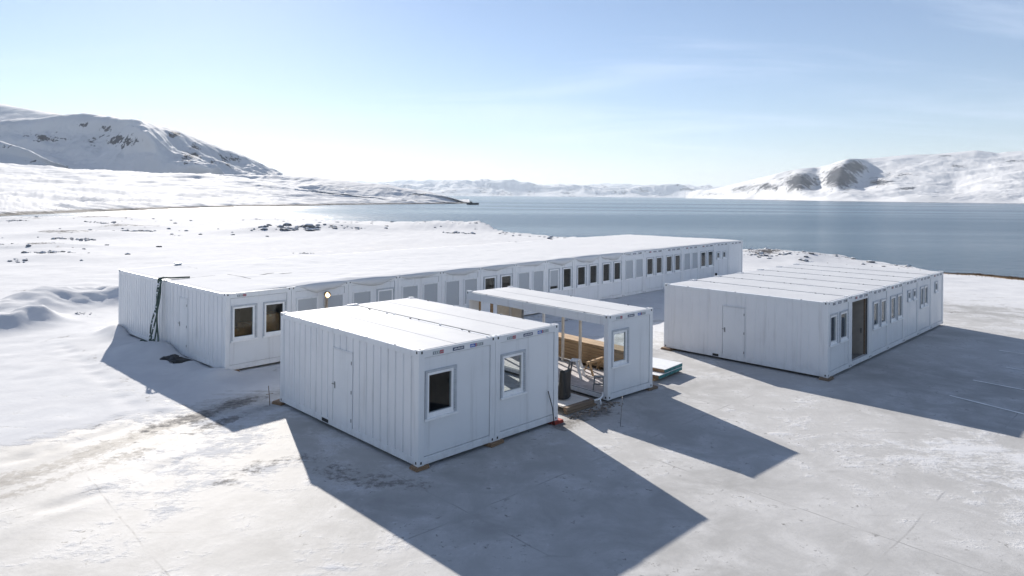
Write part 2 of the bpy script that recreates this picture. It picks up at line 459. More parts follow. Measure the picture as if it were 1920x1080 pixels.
def side_door(root, y0, y1, z0, z1, hy):
    b = MB().box(.004, .05, y0+.012, y1-.012, z0+.012, z1-.012, PANEL)
    b.box(-.004, .05, y0-.02, y0, z0, z1+.03, WHITE); b.box(-.004, .05, y1, y1+.02, z0, z1+.03, WHITE); b.box(-.012, .05, y0-.02, y1+.02, z1+.0, z1+.03, WHITE)
    d = b.build('door', root)
    zc = z0+1.05
    MB().box(-.004, .004, hy-.022, hy+.022, zc-.06, zc+.12, GREYP).bar((-.03, hy-.01, zc+.06), (-.03, hy+.1, zc+.06), .018, .018, STEEL).build('handle', d)
    for zz in (z0+.25, z0+1.0, z1-.3):
        MB().box(-.012, .004, y0+.0, y0+.03, zz, zz+.09, GREYP).build('hinge', d)
def pocket(root, y0, y1, x=0.):
    MB().box(x-.003, x, y0, y1, ZB+.03, ZB+.125, BLACK).box(x-.006, x, y0-.02, y0, ZB+.02, ZB+.135, WHITE).box(x-.006, x, y1, y1+.02, ZB+.02, ZB+.135, WHITE).build('forklift_pocket', root)
def mk_root(n, name, label):
    bx, by, a, *_ = BL[n]
    return thing(name, label, 'building', (bx, by, 0), R(90-a), 'white container buildings on the yard')

# ---- A: two-module cabin in the foreground
_, _, _, LA, WA, HA = BL['A']; mA = WA/2
A = mk_root('A', 'container_cabin', 'white two-module container cabin nearest the camera, flat roof, closed side door')
wz = (1.16, 2.31)
front_module(A, 0, mA-.006, HA, [(.19, 1.16, *wz)])
front_module(A, mA+.006, WA, HA, [(2.68, 3.61, *wz)])
roof_panel(A, 0, mA-.006, LA, HA); roof_panel(A, mA+.006, WA, LA, HA)
ribbed_side(A, LA, HA, .325, .03, (2.93, 3.9, BR-.1, 2.26)); side_door(A, 2.93, 3.9, .17, 2.25, 3.80); pocket(A, 4.12, 4.48)
for x in (0, mA-.006-PW, mA+.006, WA-PW): post(A, x, LA-PW, HA)
MB().box(PW, mA-.01, LA-.09, LA-.02, ZB, HA-.12, PANEL).box(mA+PW, WA-PW, LA-.09, LA-.02, ZB, HA-.12, INTW).build('back_wall', A)
MB().box(mA-.04, mA, .12, LA-.1, ZB, HA-.13, INTK).box(mA, mA+.04, .12, LA-.1, ZB, HA-.13, INTW).build('partition_wall', A)
MB().box(.08, WA-.02, .1, LA-.1, ZB+.01, ZB+.11, INTD).build('floor', A)
MB().box(WA-.14, WA, PW, LA-PW, ZB+.01, BR, WHITE).box(WA-.13, WA, PW, LA-PW, HA-.3, HA-.121, WHITE).build('side_frame', A)

# ---- B: open-sided module
_, _, _, LB, WB, HB = BL['B']
B = mk_root('B', 'open_container_module', 'white single container module with open sides, right of the two-module cabin')
front_module(B, 0, WB, HB, [(.17, 1.04, 1.1, 2.26)])
roof_panel(B, 0, WB, LB, HB)
for x in (0, WB-PW): post(B, x, LB-PW, HB)
for x in (0, WB-.13):
    MB().box(x, x+.13, PW, LB-PW, HB-.29, HB-.121, WHITE).build('roof_beam', B)
    MB().box(x, x+.13, PW, LB-PW, ZB+.01, .22, WHITE).box(x+.03, x+.06, PW, LB-PW, .22, .236, GREYP).build('floor_beam', B)
FLOORB = simple('dusty_grey_floor', (.42, .40, .41), .7, .25, 2.2)
MB().box(.13, WB-.13, .1, LB-.1, ZB+.02, .205, FLOORB).build('floor', B)
MB().box(PW, .55, LB-.1, LB-.04, ZB+.02, HB-.14, PANEL).box(1.55, WB-PW, LB-.1, LB-.04, ZB+.02, HB-.14, INTW).box(.55, 1.55, LB-.1, LB-.04, HB-.32, HB-.14, GREYP).build('back_wall', B)
for x in (.56, 1.2): MB().box(x, x+.085, LB-.12, LB-.03, .205, HB-.33, BOARD).build('door_post', B)
MB().box(WB-.10, WB-.05, 6.35, LB-PW, .22, HB-.29, INTW).box(WB-.11, WB-.04, 6.3, 6.35, .22, HB-.29, GREYP).build('side_panel', B)
for y in (5.12, 4.08, 3.2):
    MB().box(WB-.115, WB-.035, y-.04, y+.04, .236, HB-.29, TRIM if y > 5 else INTW).box(WB-.12, WB-.03, y-.05, y+.05, HB-.4, HB-.36, GREYP).build('prop_post', B)

# ---- C: seven-module block on the right
_, _, _, LC, WC, HC = BL['C']; mC = WC/7
Cb = mk_root('C', 'container_block', 'white seven-module container block at right with an open doorway in its front')
wzC = (1.2, 2.32)
cw = [[(.16, .93, *wzC), (1.14, 2.0, *wzC)], None, [(.33, 1.11, *wzC), (1.27, 2.02, *wzC)], [(.33, 1.08, *wzC), (1.25, 2.0, *wzC)],
      [(.55, 1.06, 1.84, 2.34), (1.36, 1.87, 1.84, 2.34)], [(.32, .92, 1.33, 2.34), (.95, 1.6, 1.33, 2.34)], [(.63, 1.15, 1.82, 2.38)]]
for k in range(7):
    xa, xb = k*mC+(.006 if k else 0), (k+1)*mC-(.006 if k < 6 else 0)
    hs = [(xa+h[0], xa+h[1], h[2], h[3]) for h in (cw[k] or [])]
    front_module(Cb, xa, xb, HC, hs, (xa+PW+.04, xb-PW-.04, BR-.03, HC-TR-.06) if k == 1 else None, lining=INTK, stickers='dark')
    roof_panel(Cb, xa, xb, LC, HC, ribs=False)
    post(Cb, xa, LC-PW, HC); post(Cb, xb-PW, LC-PW, HC)
ribbed_side(Cb, LC, HC, .40, .012, (3.15, 4.08, BR-.1, 2.19)); side_door(Cb, 3.15, 4.08, .15, 2.18, 3.98); pocket(Cb, 4.24, 4.5)
for x in (mC, 2*mC, 3*mC, 4*mC, 5*mC, 6*mC):
    MB().box(x-.04, x+.04, .12, LC-.1, ZB, HC-.13, INTK).build('partition_wall', Cb)
MB().box(.08, WC-.02, .1, LC-.1, ZB+.01, ZB+.12, INTD).build('floor', Cb)
MB().box(PW, WC-PW, LC-.09, LC-.02, ZB, HC-.125, PANEL).build('back_wall', Cb)
MB().box(WC-.09, WC-.02, PW, LC-PW, ZB, HC-.125, SIDEW).build('side_wall', Cb)
d = MB().box(2*mC-.30, 2*mC-.245, .16, 1.62, ZB+.13, HC-TR-.08, simple('beige_door_leaf', (.40, .36, .32), .6, .06)).box(2*mC-.302, 2*mC-.243, .10, .16, ZB+.13, HC-TR-.08, DARKW).build('door', Cb)
MB().box(2*mC-.33, 2*mC-.30, .22, .26, 1.1, 1.3, STEEL).build('handle', d)

# ---- D: long building behind
_, _, _, LD, WD, HD = BL['D']; nD = 17; mD = WD/nD
D = mk_root('D', 'long_container_building', 'long white seventeen-module container building behind the others, snow on its roof')
oo = [(.22, 1.2), (1.44, 2.4)]
kinds = ['oo', 'ss', 'sh', 'ss', 'ss', 'oo', 'ss', 'ho', 'oo', 'oo', 'ss', 'oo', 'oo', 'ss', 'oo', 'tt', '']
for k in range(nD):
    xa, xb = k*mD+(.006 if k else 0), (k+1)*mD-(.006 if k < nD-1 else 0)
    hs = []
    for (a, b_), c in zip(oo, kinds[k]):
        if c == 't': hs.append((xa+.16+a*.86, xa+.16+a*.86+.58, 1.62, 2.24, 'open'))
        else: hs.append((xa+a, xa+b_, 1.14, 2.42, {'o': 'open', 's': 'shut', 'h': 'half'}[c]))
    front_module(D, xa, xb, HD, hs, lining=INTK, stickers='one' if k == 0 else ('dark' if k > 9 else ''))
post(D, 0, LD/2-PW-.006, HD); post(D, 0, LD/2+.006, HD); post(D, 0, LD-PW, HD)
ribbed_side(D, LD/2, HD, .36, .028, (3.3, 4.05, BR-.1, 2.34), y0=PW, y1=LD/2-PW-.006); side_door(D, 3.3, 4.05, .2, 2.33, 3.98)
ribbed_side(D, LD, HD, .27, .028, None, y0=LD/2+PW+.006, y1=LD-PW)
MB().box(.05, WD-.05, LD-.1, LD-.02, ZB, HD-.1, PANEL).build('back_wall', D)
MB().box(WD-.1, WD-.02, PW, LD-.1, ZB, HD-.1, SIDEW).build('side_wall', D)
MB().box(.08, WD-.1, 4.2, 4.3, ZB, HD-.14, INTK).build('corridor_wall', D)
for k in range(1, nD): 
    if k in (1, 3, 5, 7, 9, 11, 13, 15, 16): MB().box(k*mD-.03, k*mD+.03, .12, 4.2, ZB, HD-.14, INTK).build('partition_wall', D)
MB().box(.08, WD-.1, .12, LD-.1, ZB+.01, ZB+.12, INTD).build('floor', D)
b = MB().box(.0, WD, .022, LD, HD-.1, HD-.002, WHITE); b.build('roof_deck', D)
MB().box(2.4, 2.62, LD-.5, LD-.27, HD, HD+.12, GREYP).box(2.37, 2.65, LD-.53, LD-.24, HD+.12, HD+.2, TRIM).build('roof_vent', D)

# snow lying on D's roof, sagging over the front edge in scallops
def roof_snow():
    xs = np.unique(np.concatenate([np.arange(.06, 10, .11), np.arange(10, WD-.05, .16), [WD-.05]]))
    ys = np.unique(np.concatenate([np.arange(.05, 7, .13), np.arange(7, LD-.08, .22), [LD-.08]]))
    X, Y = np.meshgrid(xs, ys)
    ph = (xs % mD)/mD
    sc_ = np.sin(np.pi*ph)**.7*(.55+.45*vnoise(np.floor(xs/mD)*1.7+.3, xs*0, 5)) * (.75+.5*vnoise(xs*2.2, xs*0, 3))
    hang = sc_*sstep(2.6, 3.6, xs)*(1-sstep(25.5, 27.2, xs)); hang *= 1.25*(.55+.75*vnoise(xs*.45, xs*0+9, 8))
    T = .055+.045*(fbm(X*.35, Y*.35, 4, 2)+.6)+.02*fbm(X*1.7, Y*1.7, 3, 6)
    thick = np.clip(sstep(.4, 3.2, X)*.7+.3, 0, 1)
    T = T*thick*sstep(0, .25, xs-.02)[None, :]*sstep(0, .2, WD-xs)[None, :]
    T = np.maximum(T, .004)
    edge = sstep(-.05, .5, Y); Z = HD+.0 + T*(.35+.65*edge)+.16*np.clip(hang, 0, 1)[None, :]*(1-sstep(0, .8, Y))*.35
    top = np.stack([X, Y, Z], -1)
    fr = []                                    # lip: from underneath the overhang, round the nose and up
    h = np.clip(hang, 0, 1.15)
    for (oy, dz) in ((-.02, -.30), (-.06, -.36), (-.15, -.31), (-.2, -.17), (-.16, -.03), (-.07, .05)):
        yy = .04+oy*h-(.02 if oy < 0 else 0)
        zz = HD+.012+dz*h*(.85)+(0 if dz < 0 else .02)
        fr.append(np.stack([xs, np.where(h < .03, .04, yy), np.where(h < .03, HD+.013, zz)], -1))
    bk = np.stack([xs, np.full_like(xs, LD-.07), np.full_like(xs, HD-.001)], -1)
    P = np.concatenate([np.array(fr), top, bk[None]], 0)
    bare = np.zeros(P.shape[:2]); PX, PY = P[..., 0], P[..., 1]
    def streak(pts, w, v): 
        nonlocal bare
        bare = np.maximum(bare, v*np.exp(-(polydist(PX, PY, pts)/(w*1.5))**2))
    streak([(.1, 5.47), (1.6, 5.5), (2.3, 5.45)], .07, .8); streak([(2.58, 3.3), (2.58, 5.4)], .08, .78); streak([(2.6, 7.9), (2.58, 10.5)], .09, .6)
    streak([(2.58, .3), (2.58, 1.6)], .07, .55); streak([(3.6, 4.3), (4.1, 4.45)], .16, .85); streak([(4.3, 3.9), (4.8, 3.95)], .12, .8)
    streak([(5.2, 7.5), (6.4, 7.7)], .06, .62); streak([(.08, .05), (.08, LD)], .05, .7); streak([(.2, .06), (2.4, .06)], .05, .7)
    for k in range(34):
        x, y = rng.uniform(6, WD-1), rng.uniform(.8, LD-.6); streak([(x, y), (x+rng.uniform(.3, 1.2), y+rng.uniform(-.1, .1))], .07, rng.uniform(.45, .72))
    o = grid_mesh('roof_snow', P, roofsnow_mat(), {'bare': bare}, True)
    bx, by, a, *_ = BL['D']; o.location = (bx, by, 0); o.rotation_euler = (0, 0, R(90-a))
    return tag(o, 'snow lying over the flat roof of the long building', 'snow', kind='stuff')
roof_snow()

# ------------------------------------------------------------------ ground sheet: yard, snowfield and shore bluff
edge_px = [(-500, 408), (-200, 408), (100, 407), (300, 410), (430, 411), (560, 411), (640, 414), (700, 416), (780, 424), (830, 421), (880, 425), (950, 437), (1000, 441), (1040, 443), (1180, 450), (1390, 471), (1440, 473), (1500, 484), (1570, 486), (1660, 495), (1770, 510), (1850, 517), (1920, 525), (2100, 540), (2600, 575)]
edge_w = [gnd(*p) for p in edge_px]
anch = [(0,1000,.42),(200,1000,.40),(0,900,.3),(150,860,.22),(300,800,.25),(450,760,.3),(100,780,.85),(0,800,.85),(250,700,.9),(100,680,1),(60,600,1),(150,620,.85),(350,760,.6),(400,720,.75),(470,780,.5),(480,850,.50),(330,900,.52),(300,1000,.46),(500,950,.40),(600,1050,.34),(800,950,.2),(900,1050,.12),(1100,1000,.1),(1300,1000,.1),(1500,950,.12),(1700,900,.16),(1850,880,.56),(1750,860,.42),(1900,950,.36),(1600,800,.2),(1400,760,.18),(1300,740,.2),(1250,780,.14),(1100,850,.28),(1000,870,.2),(1700,1050,.1),(1900,1060,.1),(1750,700,.08),(1850,650,.1),(1650,740,.12),(1820,610,.3),(1900,590,.4),(1850,560,.7),(1900,545,.95),(1850,530,1),(1420,500,1),(1460,480,1),(1240,610,.62),(1240,640,.4),(1290,680,.25),(1100,590,.9),(1000,590,.85),(1200,560,.95),(1150,610,.8),(350,680,.95),(280,650,.95),(250,620,.9),(430,715,.85),(200,450,1),(50,500,1),(600,420,1),(900,430,1),(150,530,.9),(560,850,.35),(650,920,.3),(50,560,1)]
anch_w = np.array([(*gnd(p, q), v-(.20 if p < 560 and q > 840 else 0)) for p, q, v in anch])
def wl(*pp): return [gnd(*p) for p in pp]
tracks = [(wl((-150, 955), (0, 905), (170, 848), (330, 793), (470, 748)), .62, .85), (wl((-150, 990), (0, 935), (190, 872), (350, 815), (520, 755), (600, 735)), .45, .6), (wl((0, 855), (130, 815), (260, 775)), .16, .5),
          (wl((150, 655), (200, 685), (240, 720), (300, 760)), .3, .35), (wl((80, 640), (200, 615)), .3, .45), (wl((480, 750), (700, 690)), .4, .6),
          (wl((430, 905), (470, 870), (560, 855), (640, 880), (760, 910)), .5, .55), (wl((590, 880), (700, 905), (800, 912)), .35, .6),
          (wl((1055, 800), (1085, 785), (1130, 772)), .45, 1.0), (wl((1100, 850), (1180, 835), (1260, 820)), .3, .35), (wl((1300, 690), (1400, 700)), .4, .3), (wl((900, 600), (1000, 595), (1150, 600)), .5, .45), (wl((1000, 610), (1240, 575)), .25, .5), (wl((1240, 640), (1320, 650)), .5, .35),
          (wl((1780, 585), (1860, 588), (1960, 600)), .6, .55), (wl((1780, 556), (1850, 562), (1960, 572)), .3, .35), (wl((0, 548), (110, 541), (220, 536)), .35, .5), (wl((100, 540), (200, 545)), .3, .4)]
prints = [wl((0, 868), (120, 838), (250, 795), (300, 775)), wl((60, 830), (180, 800), (280, 770)), wl((0, 985), (120, 945), (250, 900), (330, 865)), wl((110, 640), (180, 700), (260, 770))]
grass_w = [gnd(1790, 513.5), gnd(1850, 518), gnd(1990, 530)]
outc = [((190, 414), 8, 1.6, .55), ((245, 430), 7, 1.5, .5), ((135, 441), 6, 1.2, .5), ((75, 468), 5, 1.1, .45), ((20, 418), 12, 2.0, .4), ((560, 433), 9, 1.2, .45), ((470, 437), 6, .8, .4), ((650, 432), 6, .9, .35), ((820, 428), 9, 1.1, .35), ((870, 428), 8, 1.4, .4), ((700, 423), 10, .9, .3), ((1430, 483), 5, .9, .55), ((1560, 489), 5, .8, .35), ((110, 482), 4, .6, .4)]
outc_w = [(gnd(*p), r, h, k) for p, r, h, k in outc]
BERM = [(wl((-120, 605), (0, 592), (90, 575), (170, 566), (260, 560), (330, 556)), 2.0, .95), (wl((-150, 640), (-40, 622), (30, 612), (70, 606)), 1.15, .75)]
def side_sign(x, y):
    """positive inside the land (camera side of the shore line)"""
    ex = np.array([p[0] for p in edge_w]); ey = np.array([p[1] for p in edge_w])
    ang = np.arctan2(x, np.maximum(y, .001)); ea = np.arctan2(ex, ey)
    er = np.hypot(ex, ey); o = np.argsort(ea)
    rr = np.interp(ang, ea[o], er[o]); r = np.hypot(x, y)
    return np.where(y > 0, rr - r, 50)
def bd_dist(n, X, Y, L=None, W=None):
    bx, by, a, l0, w0, h0 = BL[n]; a = R(a); dx, dy = X-bx, Y-by
    lx = math.sin(a)*dx + math.cos(a)*dy; ly = -math.cos(a)*dx + math.sin(a)*dy
    qx = np.maximum(np.maximum(-lx, lx-w0), 0); qy = np.maximum(np.maximum(-ly, ly-l0), 0)
    return np.hypot(qx, qy), lx, ly, (lx > 0) & (lx < w0) & (ly > 0) & (ly < l0)
def ground():
    def axis(fine0, fine1, step, lo, hi, g=1.045):
        a = list(np.arange(fine0, fine1, step)); s = step
        while a[-1] < hi: s *= g; a.append(a[-1]+min(s, 9))
        s = step; pre = [fine0]
        while pre[-1] > lo: s *= g; pre.append(pre[-1]-min(s, 9))
        return np.array(pre[::-1][:-1]+a)
    xs = axis(-24, 24, .19, -420, 420); ys = axis(9, 46, .19, -60, 260, 1.03)
    X, Y = np.meshgrid(xs, ys)
    s = side_sign(X, Y) + 5*fbm(X*.045, Y*.045, 4, 21)*sstep(20, 60, np.hypot(X, Y)) + 1.3*fbm(X*.3, Y*.3, 3, 22)
    far = sstep(45, 110, Y)
    # snow amount
    w = 0; acc = 0
    for ax, ay, v in anch_w:
        k = 1/((X-ax)**2 + (Y-ay)**2 + .6)**1.6; w = w+k; acc = acc+k*v
    snow = acc/w
    snow = np.maximum(snow, far)
    Z = .22*fbm(X*.02, Y*.02, 4, 31)*sstep(38, 90, np.hypot(X*.8, Y)) + .10*fbm(X*.25, Y*.25, 4, 33)*sstep(.55, 1, snow)*sstep(24, 50, np.hypot(X, Y))
    ca, sa = math.cos(.5), math.sin(.5)
    U, V = X*ca+Y*sa, -X*sa+Y*ca
    Z = Z + far*(.34*(ridged(U*.05, V*.022, 4, 36)-.5) + .20*(ridged(U*.16, V*.06, 3, 37)-.5)) + .05*(ridged(U*.9, V*.3, 3, 38)-.5)*sstep(.6, 1, snow)
    Z = Z + .035*(fbm(X*.8, Y*.8, 4, 35))*sstep(.45, .95, snow)
    rock = np.zeros_like(X)
    for (cx, cy), r, h, k in outc_w:
        d = np.hypot((X-cx)/1.4, (Y-cy))
        g = np.exp(-(d/r)**2)
        Z = Z + g*h*(.35+1.1*ridged(X*.16+cx, Y*.16, 4, 41))*.55
        rock = np.maximum(rock, k*np.exp(-(d/(r*.9))**2)*(.2+1.1*ridged(X*.35, Y*.5, 4, 55)))
    for pts, wd, h in BERM:
        d = polydist(X, Y, pts)
        Z = Z + h*np.exp(-(d/wd)**2)*(.7+.6*vnoise(X*.45, Y*.45, 44)) + .25*np.exp(-(d/(wd*1.1))**2)*fbm(X*1.2, Y*1.2, 3, 46)
    # drift heaped against the long building
    d, lx, ly, ins = bd_dist('D', X, Y)
    dr = np.exp(-(d/.8)**2)*(.04+.30*sstep(.35, .8, vnoise(X*.55, Y*.55, 51)))*np.where(lx < .3, 1, np.where(ly < .2, sstep(17, 24, lx)*1.0+.12, .6))
    Z = Z + np.where(ins, 0, dr); snow = np.maximum(snow, sstep(.03, .12, np.where(ins, 0, dr))*.9)
    d2 = np.hypot(lx+1.1, (ly-5.0)/2.2); Z = Z + np.where(ins, 0, .34*np.exp(-(d2/.9)**2)*(.6+.8*vnoise(X*.9, Y*.9, 53)))
    Z = np.where(ins, np.minimum(Z, .02), Z)
    for n in 'ABC': 
        _, _, _, ins = bd_dist(n, X, Y); Z = np.where(ins, np.minimum(Z, .01), Z)
    dirt = np.zeros_like(X)
    for pts, wd, v in tracks: dirt = np.maximum(dirt, v*np.exp(-(polydist(X, Y, pts)/wd)**2))
    for pts in prints:
        d = polydist(X, Y, pts)
        Z = Z - .045*np.exp(-(d/.22)**2)*sstep(.4, .6, vnoise(X*2.2, Y*2.2, 61)) + .03*np.exp(-((d-.4)/.2)**2)*vnoise(X*2, Y*2, 62)
    # shore bluff
    bl = sstep(0, 9, -s)
    Z = Z*(1-bl*.6) - 8.2*bl**1.0 + .3*fbm(X*.15, Y*.15, 4, 71)*sstep(10, -4, np.abs(s)-6)*far
    lip = np.exp(-((s-3)/4.5)**2)*sstep(30, 70, np.hypot(X, Y))
    Z = Z + lip*.4*np.maximum(0, fbm(X*.09, Y*.09, 4, 73)) 
    rock = np.maximum(rock, .34*np.exp(-((s-1.2)/3.2)**2)*(.4+.9*ridged(X*.12, Y*.12, 3, 75))*sstep(25, 60, np.hypot(X, Y)))
    grass = np.exp(-(polydist(X, Y, grass_w)/1.8)**2)
    global GX, GY, GZ
    GX, GY, GZ = xs, ys, Z
    return grid_mesh('ground', np.stack([X, Y, Z], -1), ground_mat(), {'snow': snow, 'dirt': dirt, 'rock': rock, 'grass': grass})
def ground_mat():
    m, nt, b = new_mat('snow_dusted_concrete')
    v = N(nt, 'ShaderNodeNewGeometry').outputs['Position']
    A_ = {k: N(nt, 'ShaderNodeAttribute', attribute_name=k).outputs['Fac'] for k in ('snow', 'dirt', 'rock', 'grass')}
    n_big = noise(nt, .16, 6, .6, v); n_mid = noise(nt, .75, 7, .68, v, .4); n_fine = noise(nt, 5., 6, .7, v); n_sp = noise(nt, 5.2, 6, .75, v, .25); n_grit = noise(nt, 26., 3, .6, v)
    conc = mixc(nt, smooth(nt, n_big, .32, .68), (.32, .316, .308), (.445, .44, .432))
    conc = mixc(nt, smooth(nt, n_mid, .35, .75, 0, .85), conc, (.55, .545, .54))
    conc = mixc(nt, smooth(nt, n_grit, .55, .8, 0, .35), conc, (.25, .24, .23))
    sp = math_(nt, 'MULTIPLY', smooth(nt, n_sp, .57, .65), smooth(nt, n_mid, .46, .62))
    conc = mixc(nt, math_(nt, 'MULTIPLY', sp, .9), conc, (.12, .115, .105))
    # slab joints on a grid turned to the buildings
    mp = N(nt, 'ShaderNodeMapping'); nt.links.new(v, mp.inputs['Vector']); mp.inputs['Rotation'].default_value = (0, 0, R(-44)); mp.inputs['Location'].default_value = (1.3, 2.2, 0)
    dist_ = N(nt, 'ShaderNodeVectorMath', operation='ADD'); nv = N(nt, 'ShaderNodeTexNoise'); nt.links.new(v, nv.inputs['Vector']); nv.inputs['Scale'].default_value = .8
    sc2 = N(nt, 'ShaderNodeVectorMath', operation='SCALE'); nt.links.new(nv.outputs['Color'], sc2.inputs[0]); sc2.inputs['Scale'].default_value = .12
    nt.links.new(mp.outputs[0], dist_.inputs[0]); nt.links.new(sc2.outputs[0], dist_.inputs[1])
    sx = N(nt, 'ShaderNodeSeparateXYZ'); nt.links.new(dist_.outputs[0], sx.inputs[0])
    def lines(o, per):
        f = math_(nt, 'FRACT', math_(nt, 'DIVIDE', o, per)); f = math_(nt, 'ABSOLUTE', math_(nt, 'SUBTRACT', f, .5))
        return smooth(nt, f, .5-.028/per, .5-.008/per)
    ln = math_(nt, 'MAXIMUM', lines(sx.outputs['X'], 5.2), lines(sx.outputs['Y'], 6.4))
    ln = math_(nt, 'MULTIPLY', ln, smooth(nt, n_mid, .42, .62, .0, 1.)); ln = math_(nt, 'MULTIPLY', math_(nt, 'MULTIPLY', ln, .5), smooth(nt, A_['snow'], .5, .2))
    conc = mixc(nt, ln, conc, (.13, .125, .12))
    # snow film
    s = math_(nt, 'ADD', A_['snow'], math_(nt, 'MULTIPLY', math_(nt, 'SUBTRACT', n_mid, .5), 1.35))
    s = math_(nt, 'ADD', s, math_(nt, 'MULTIPLY', math_(nt, 'SUBTRACT', n_big, .5), .8))
    s = math_(nt, 'ADD', s, math_(nt, 'MULTIPLY', math_(nt, 'SUBTRACT', n_fine, .5), .7))
    mpt = N(nt, 'ShaderNodeMapping'); nt.links.new(v, mpt.inputs['Vector']); mpt.inputs['Rotation'].default_value = (0, 0, R(-40)); mpt.inputs['Scale'].default_value = (.35, 2.6, 1)
    n_str = noise(nt, 1., 6, .68, mpt.outputs[0], .35)
    s = math_(nt, 'ADD', s, math_(nt, 'MULTIPLY', math_(nt, 'SUBTRACT', n_str, .5), .75))
    sf = smooth(nt, s, .30, .66)
    worn = math_(nt, 'MULTIPLY', smooth(nt, n_str, .40, .28), smooth(nt, n_big, .38, .6))
    conc = mixc(nt, math_(nt, 'MULTIPLY', worn, .45), conc, (.22, .212, .20))
    fleck = math_(nt, 'MULTIPLY', smooth(nt, n_fine, .58, .70), smooth(nt, n_mid, .46, .60))
    conc = mixc(nt, math_(nt, 'MULTIPLY', fleck, .6), conc, (.60, .605, .615))
    snowc = mixc(nt, smooth(nt, n_mid, .3, .7), (.62, .625, .635), (.55, .555, .57))
    c = mixc(nt, sf, conc, snowc)
    # grit and mud in the wheel tracks
    d = math_(nt, 'ADD', A_['dirt'], math_(nt, 'MULTIPLY', math_(nt, 'SUBTRACT', n_fine, .5), 1.5)); d = math_(nt, 'ADD', d, math_(nt, 'MULTIPLY', math_(nt, 'SUBTRACT', n_sp, .5), 1.2))
    d = math_(nt, 'ADD', d, math_(nt, 'MULTIPLY', math_(nt, 'SUBTRACT', n_mid, .5), 1.6))
    df = math_(nt, 'MULTIPLY', smooth(nt, d, .38, .85), smooth(nt, A_['dirt'], .03, .3))
    c = mixc(nt, math_(nt, 'MULTIPLY', df, .85), c, mixc(nt, smooth(nt, n_sp, .4, .6), (.075, .07, .065), (.22, .205, .19)))
    r = math_(nt, 'ADD', A_['rock'], math_(nt, 'MULTIPLY', math_(nt, 'SUBTRACT', n_mid, .5), .9)); r = math_(nt, 'ADD', r, math_(nt, 'MULTIPLY', math_(nt, 'SUBTRACT', n_fine, .5), 1.0))
    sepz = N(nt, 'ShaderNodeSeparateXYZ'); nt.links.new(v, sepz.inputs[0])
    rf = math_(nt, 'MAXIMUM', math_(nt, 'MULTIPLY', smooth(nt, r, .42, .52), smooth(nt, A_['rock'], .05, .2)), smooth(nt, sepz.outputs['Z'], -4.2, -5.6))
    c = mixc(nt, rf, c, mixc(nt, n_fine, (.05, .05, .054), (.13, .125, .125)))
    g = math_(nt, 'ADD', A_['grass'], math_(nt, 'MULTIPLY', math_(nt, 'SUBTRACT', n_mid, .5), 1.1))
    c = mixc(nt, smooth(nt, g, .45, .65), c, mixc(nt, n_fine, (.16, .10, .05), (.30, .20, .11)))
    nt.links.new(c, b.inputs['Base Color'])
    nt.links.new(smooth(nt, sf, 0, 1, .7, .9), b.inputs['Roughness']); nt.links.new(smooth(nt, sf, 0, 1, .2, .03), b.inputs['Specular IOR Level'])
    hgt = math_(nt, 'ADD', math_(nt, 'MULTIPLY', sf, .55), math_(nt, 'MULTIPLY', n_fine, .35)); hgt = math_(nt, 'ADD', hgt, math_(nt, 'MULTIPLY', n_mid, .5))
    bump(nt, b, hgt, .38, .05)
    return m
tag(ground(), kind='structure')
def gz(x, y):
    i = int(np.clip(np.searchsorted(GX, x)-1, 0, len(GX)-2)); j = int(np.clip(np.searchsorted(GY, y)-1, 0, len(GY)-2))
    u = (x-GX[i])/(GX[i+1]-GX[i]); v = (y-GY[j])/(GY[j+1]-GY[j])
    return float((GZ[j, i]*(1-u)+GZ[j, i+1]*u)*(1-v)+(GZ[j+1, i]*(1-u)+GZ[j+1, i+1]*u)*v)

# slivers of sunlight in the right block's shadow, painted as white strips
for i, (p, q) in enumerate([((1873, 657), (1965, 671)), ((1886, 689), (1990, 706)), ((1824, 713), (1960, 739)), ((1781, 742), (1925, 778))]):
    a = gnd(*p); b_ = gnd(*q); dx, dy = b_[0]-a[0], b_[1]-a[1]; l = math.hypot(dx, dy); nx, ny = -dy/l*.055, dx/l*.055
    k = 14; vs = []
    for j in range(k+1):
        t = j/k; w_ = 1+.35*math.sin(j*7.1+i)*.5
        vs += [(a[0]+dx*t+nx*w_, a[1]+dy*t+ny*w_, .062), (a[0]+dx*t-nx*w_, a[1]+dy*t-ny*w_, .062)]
    o = MB(); o.add(vs, [(2*j, 2*j+1, 2*j+3, 2*j+2) for j in range(k)], SLIVERM); o = o.build('painted_sun_sliver')
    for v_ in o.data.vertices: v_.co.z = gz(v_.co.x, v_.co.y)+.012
    tag(o, kind='structure')

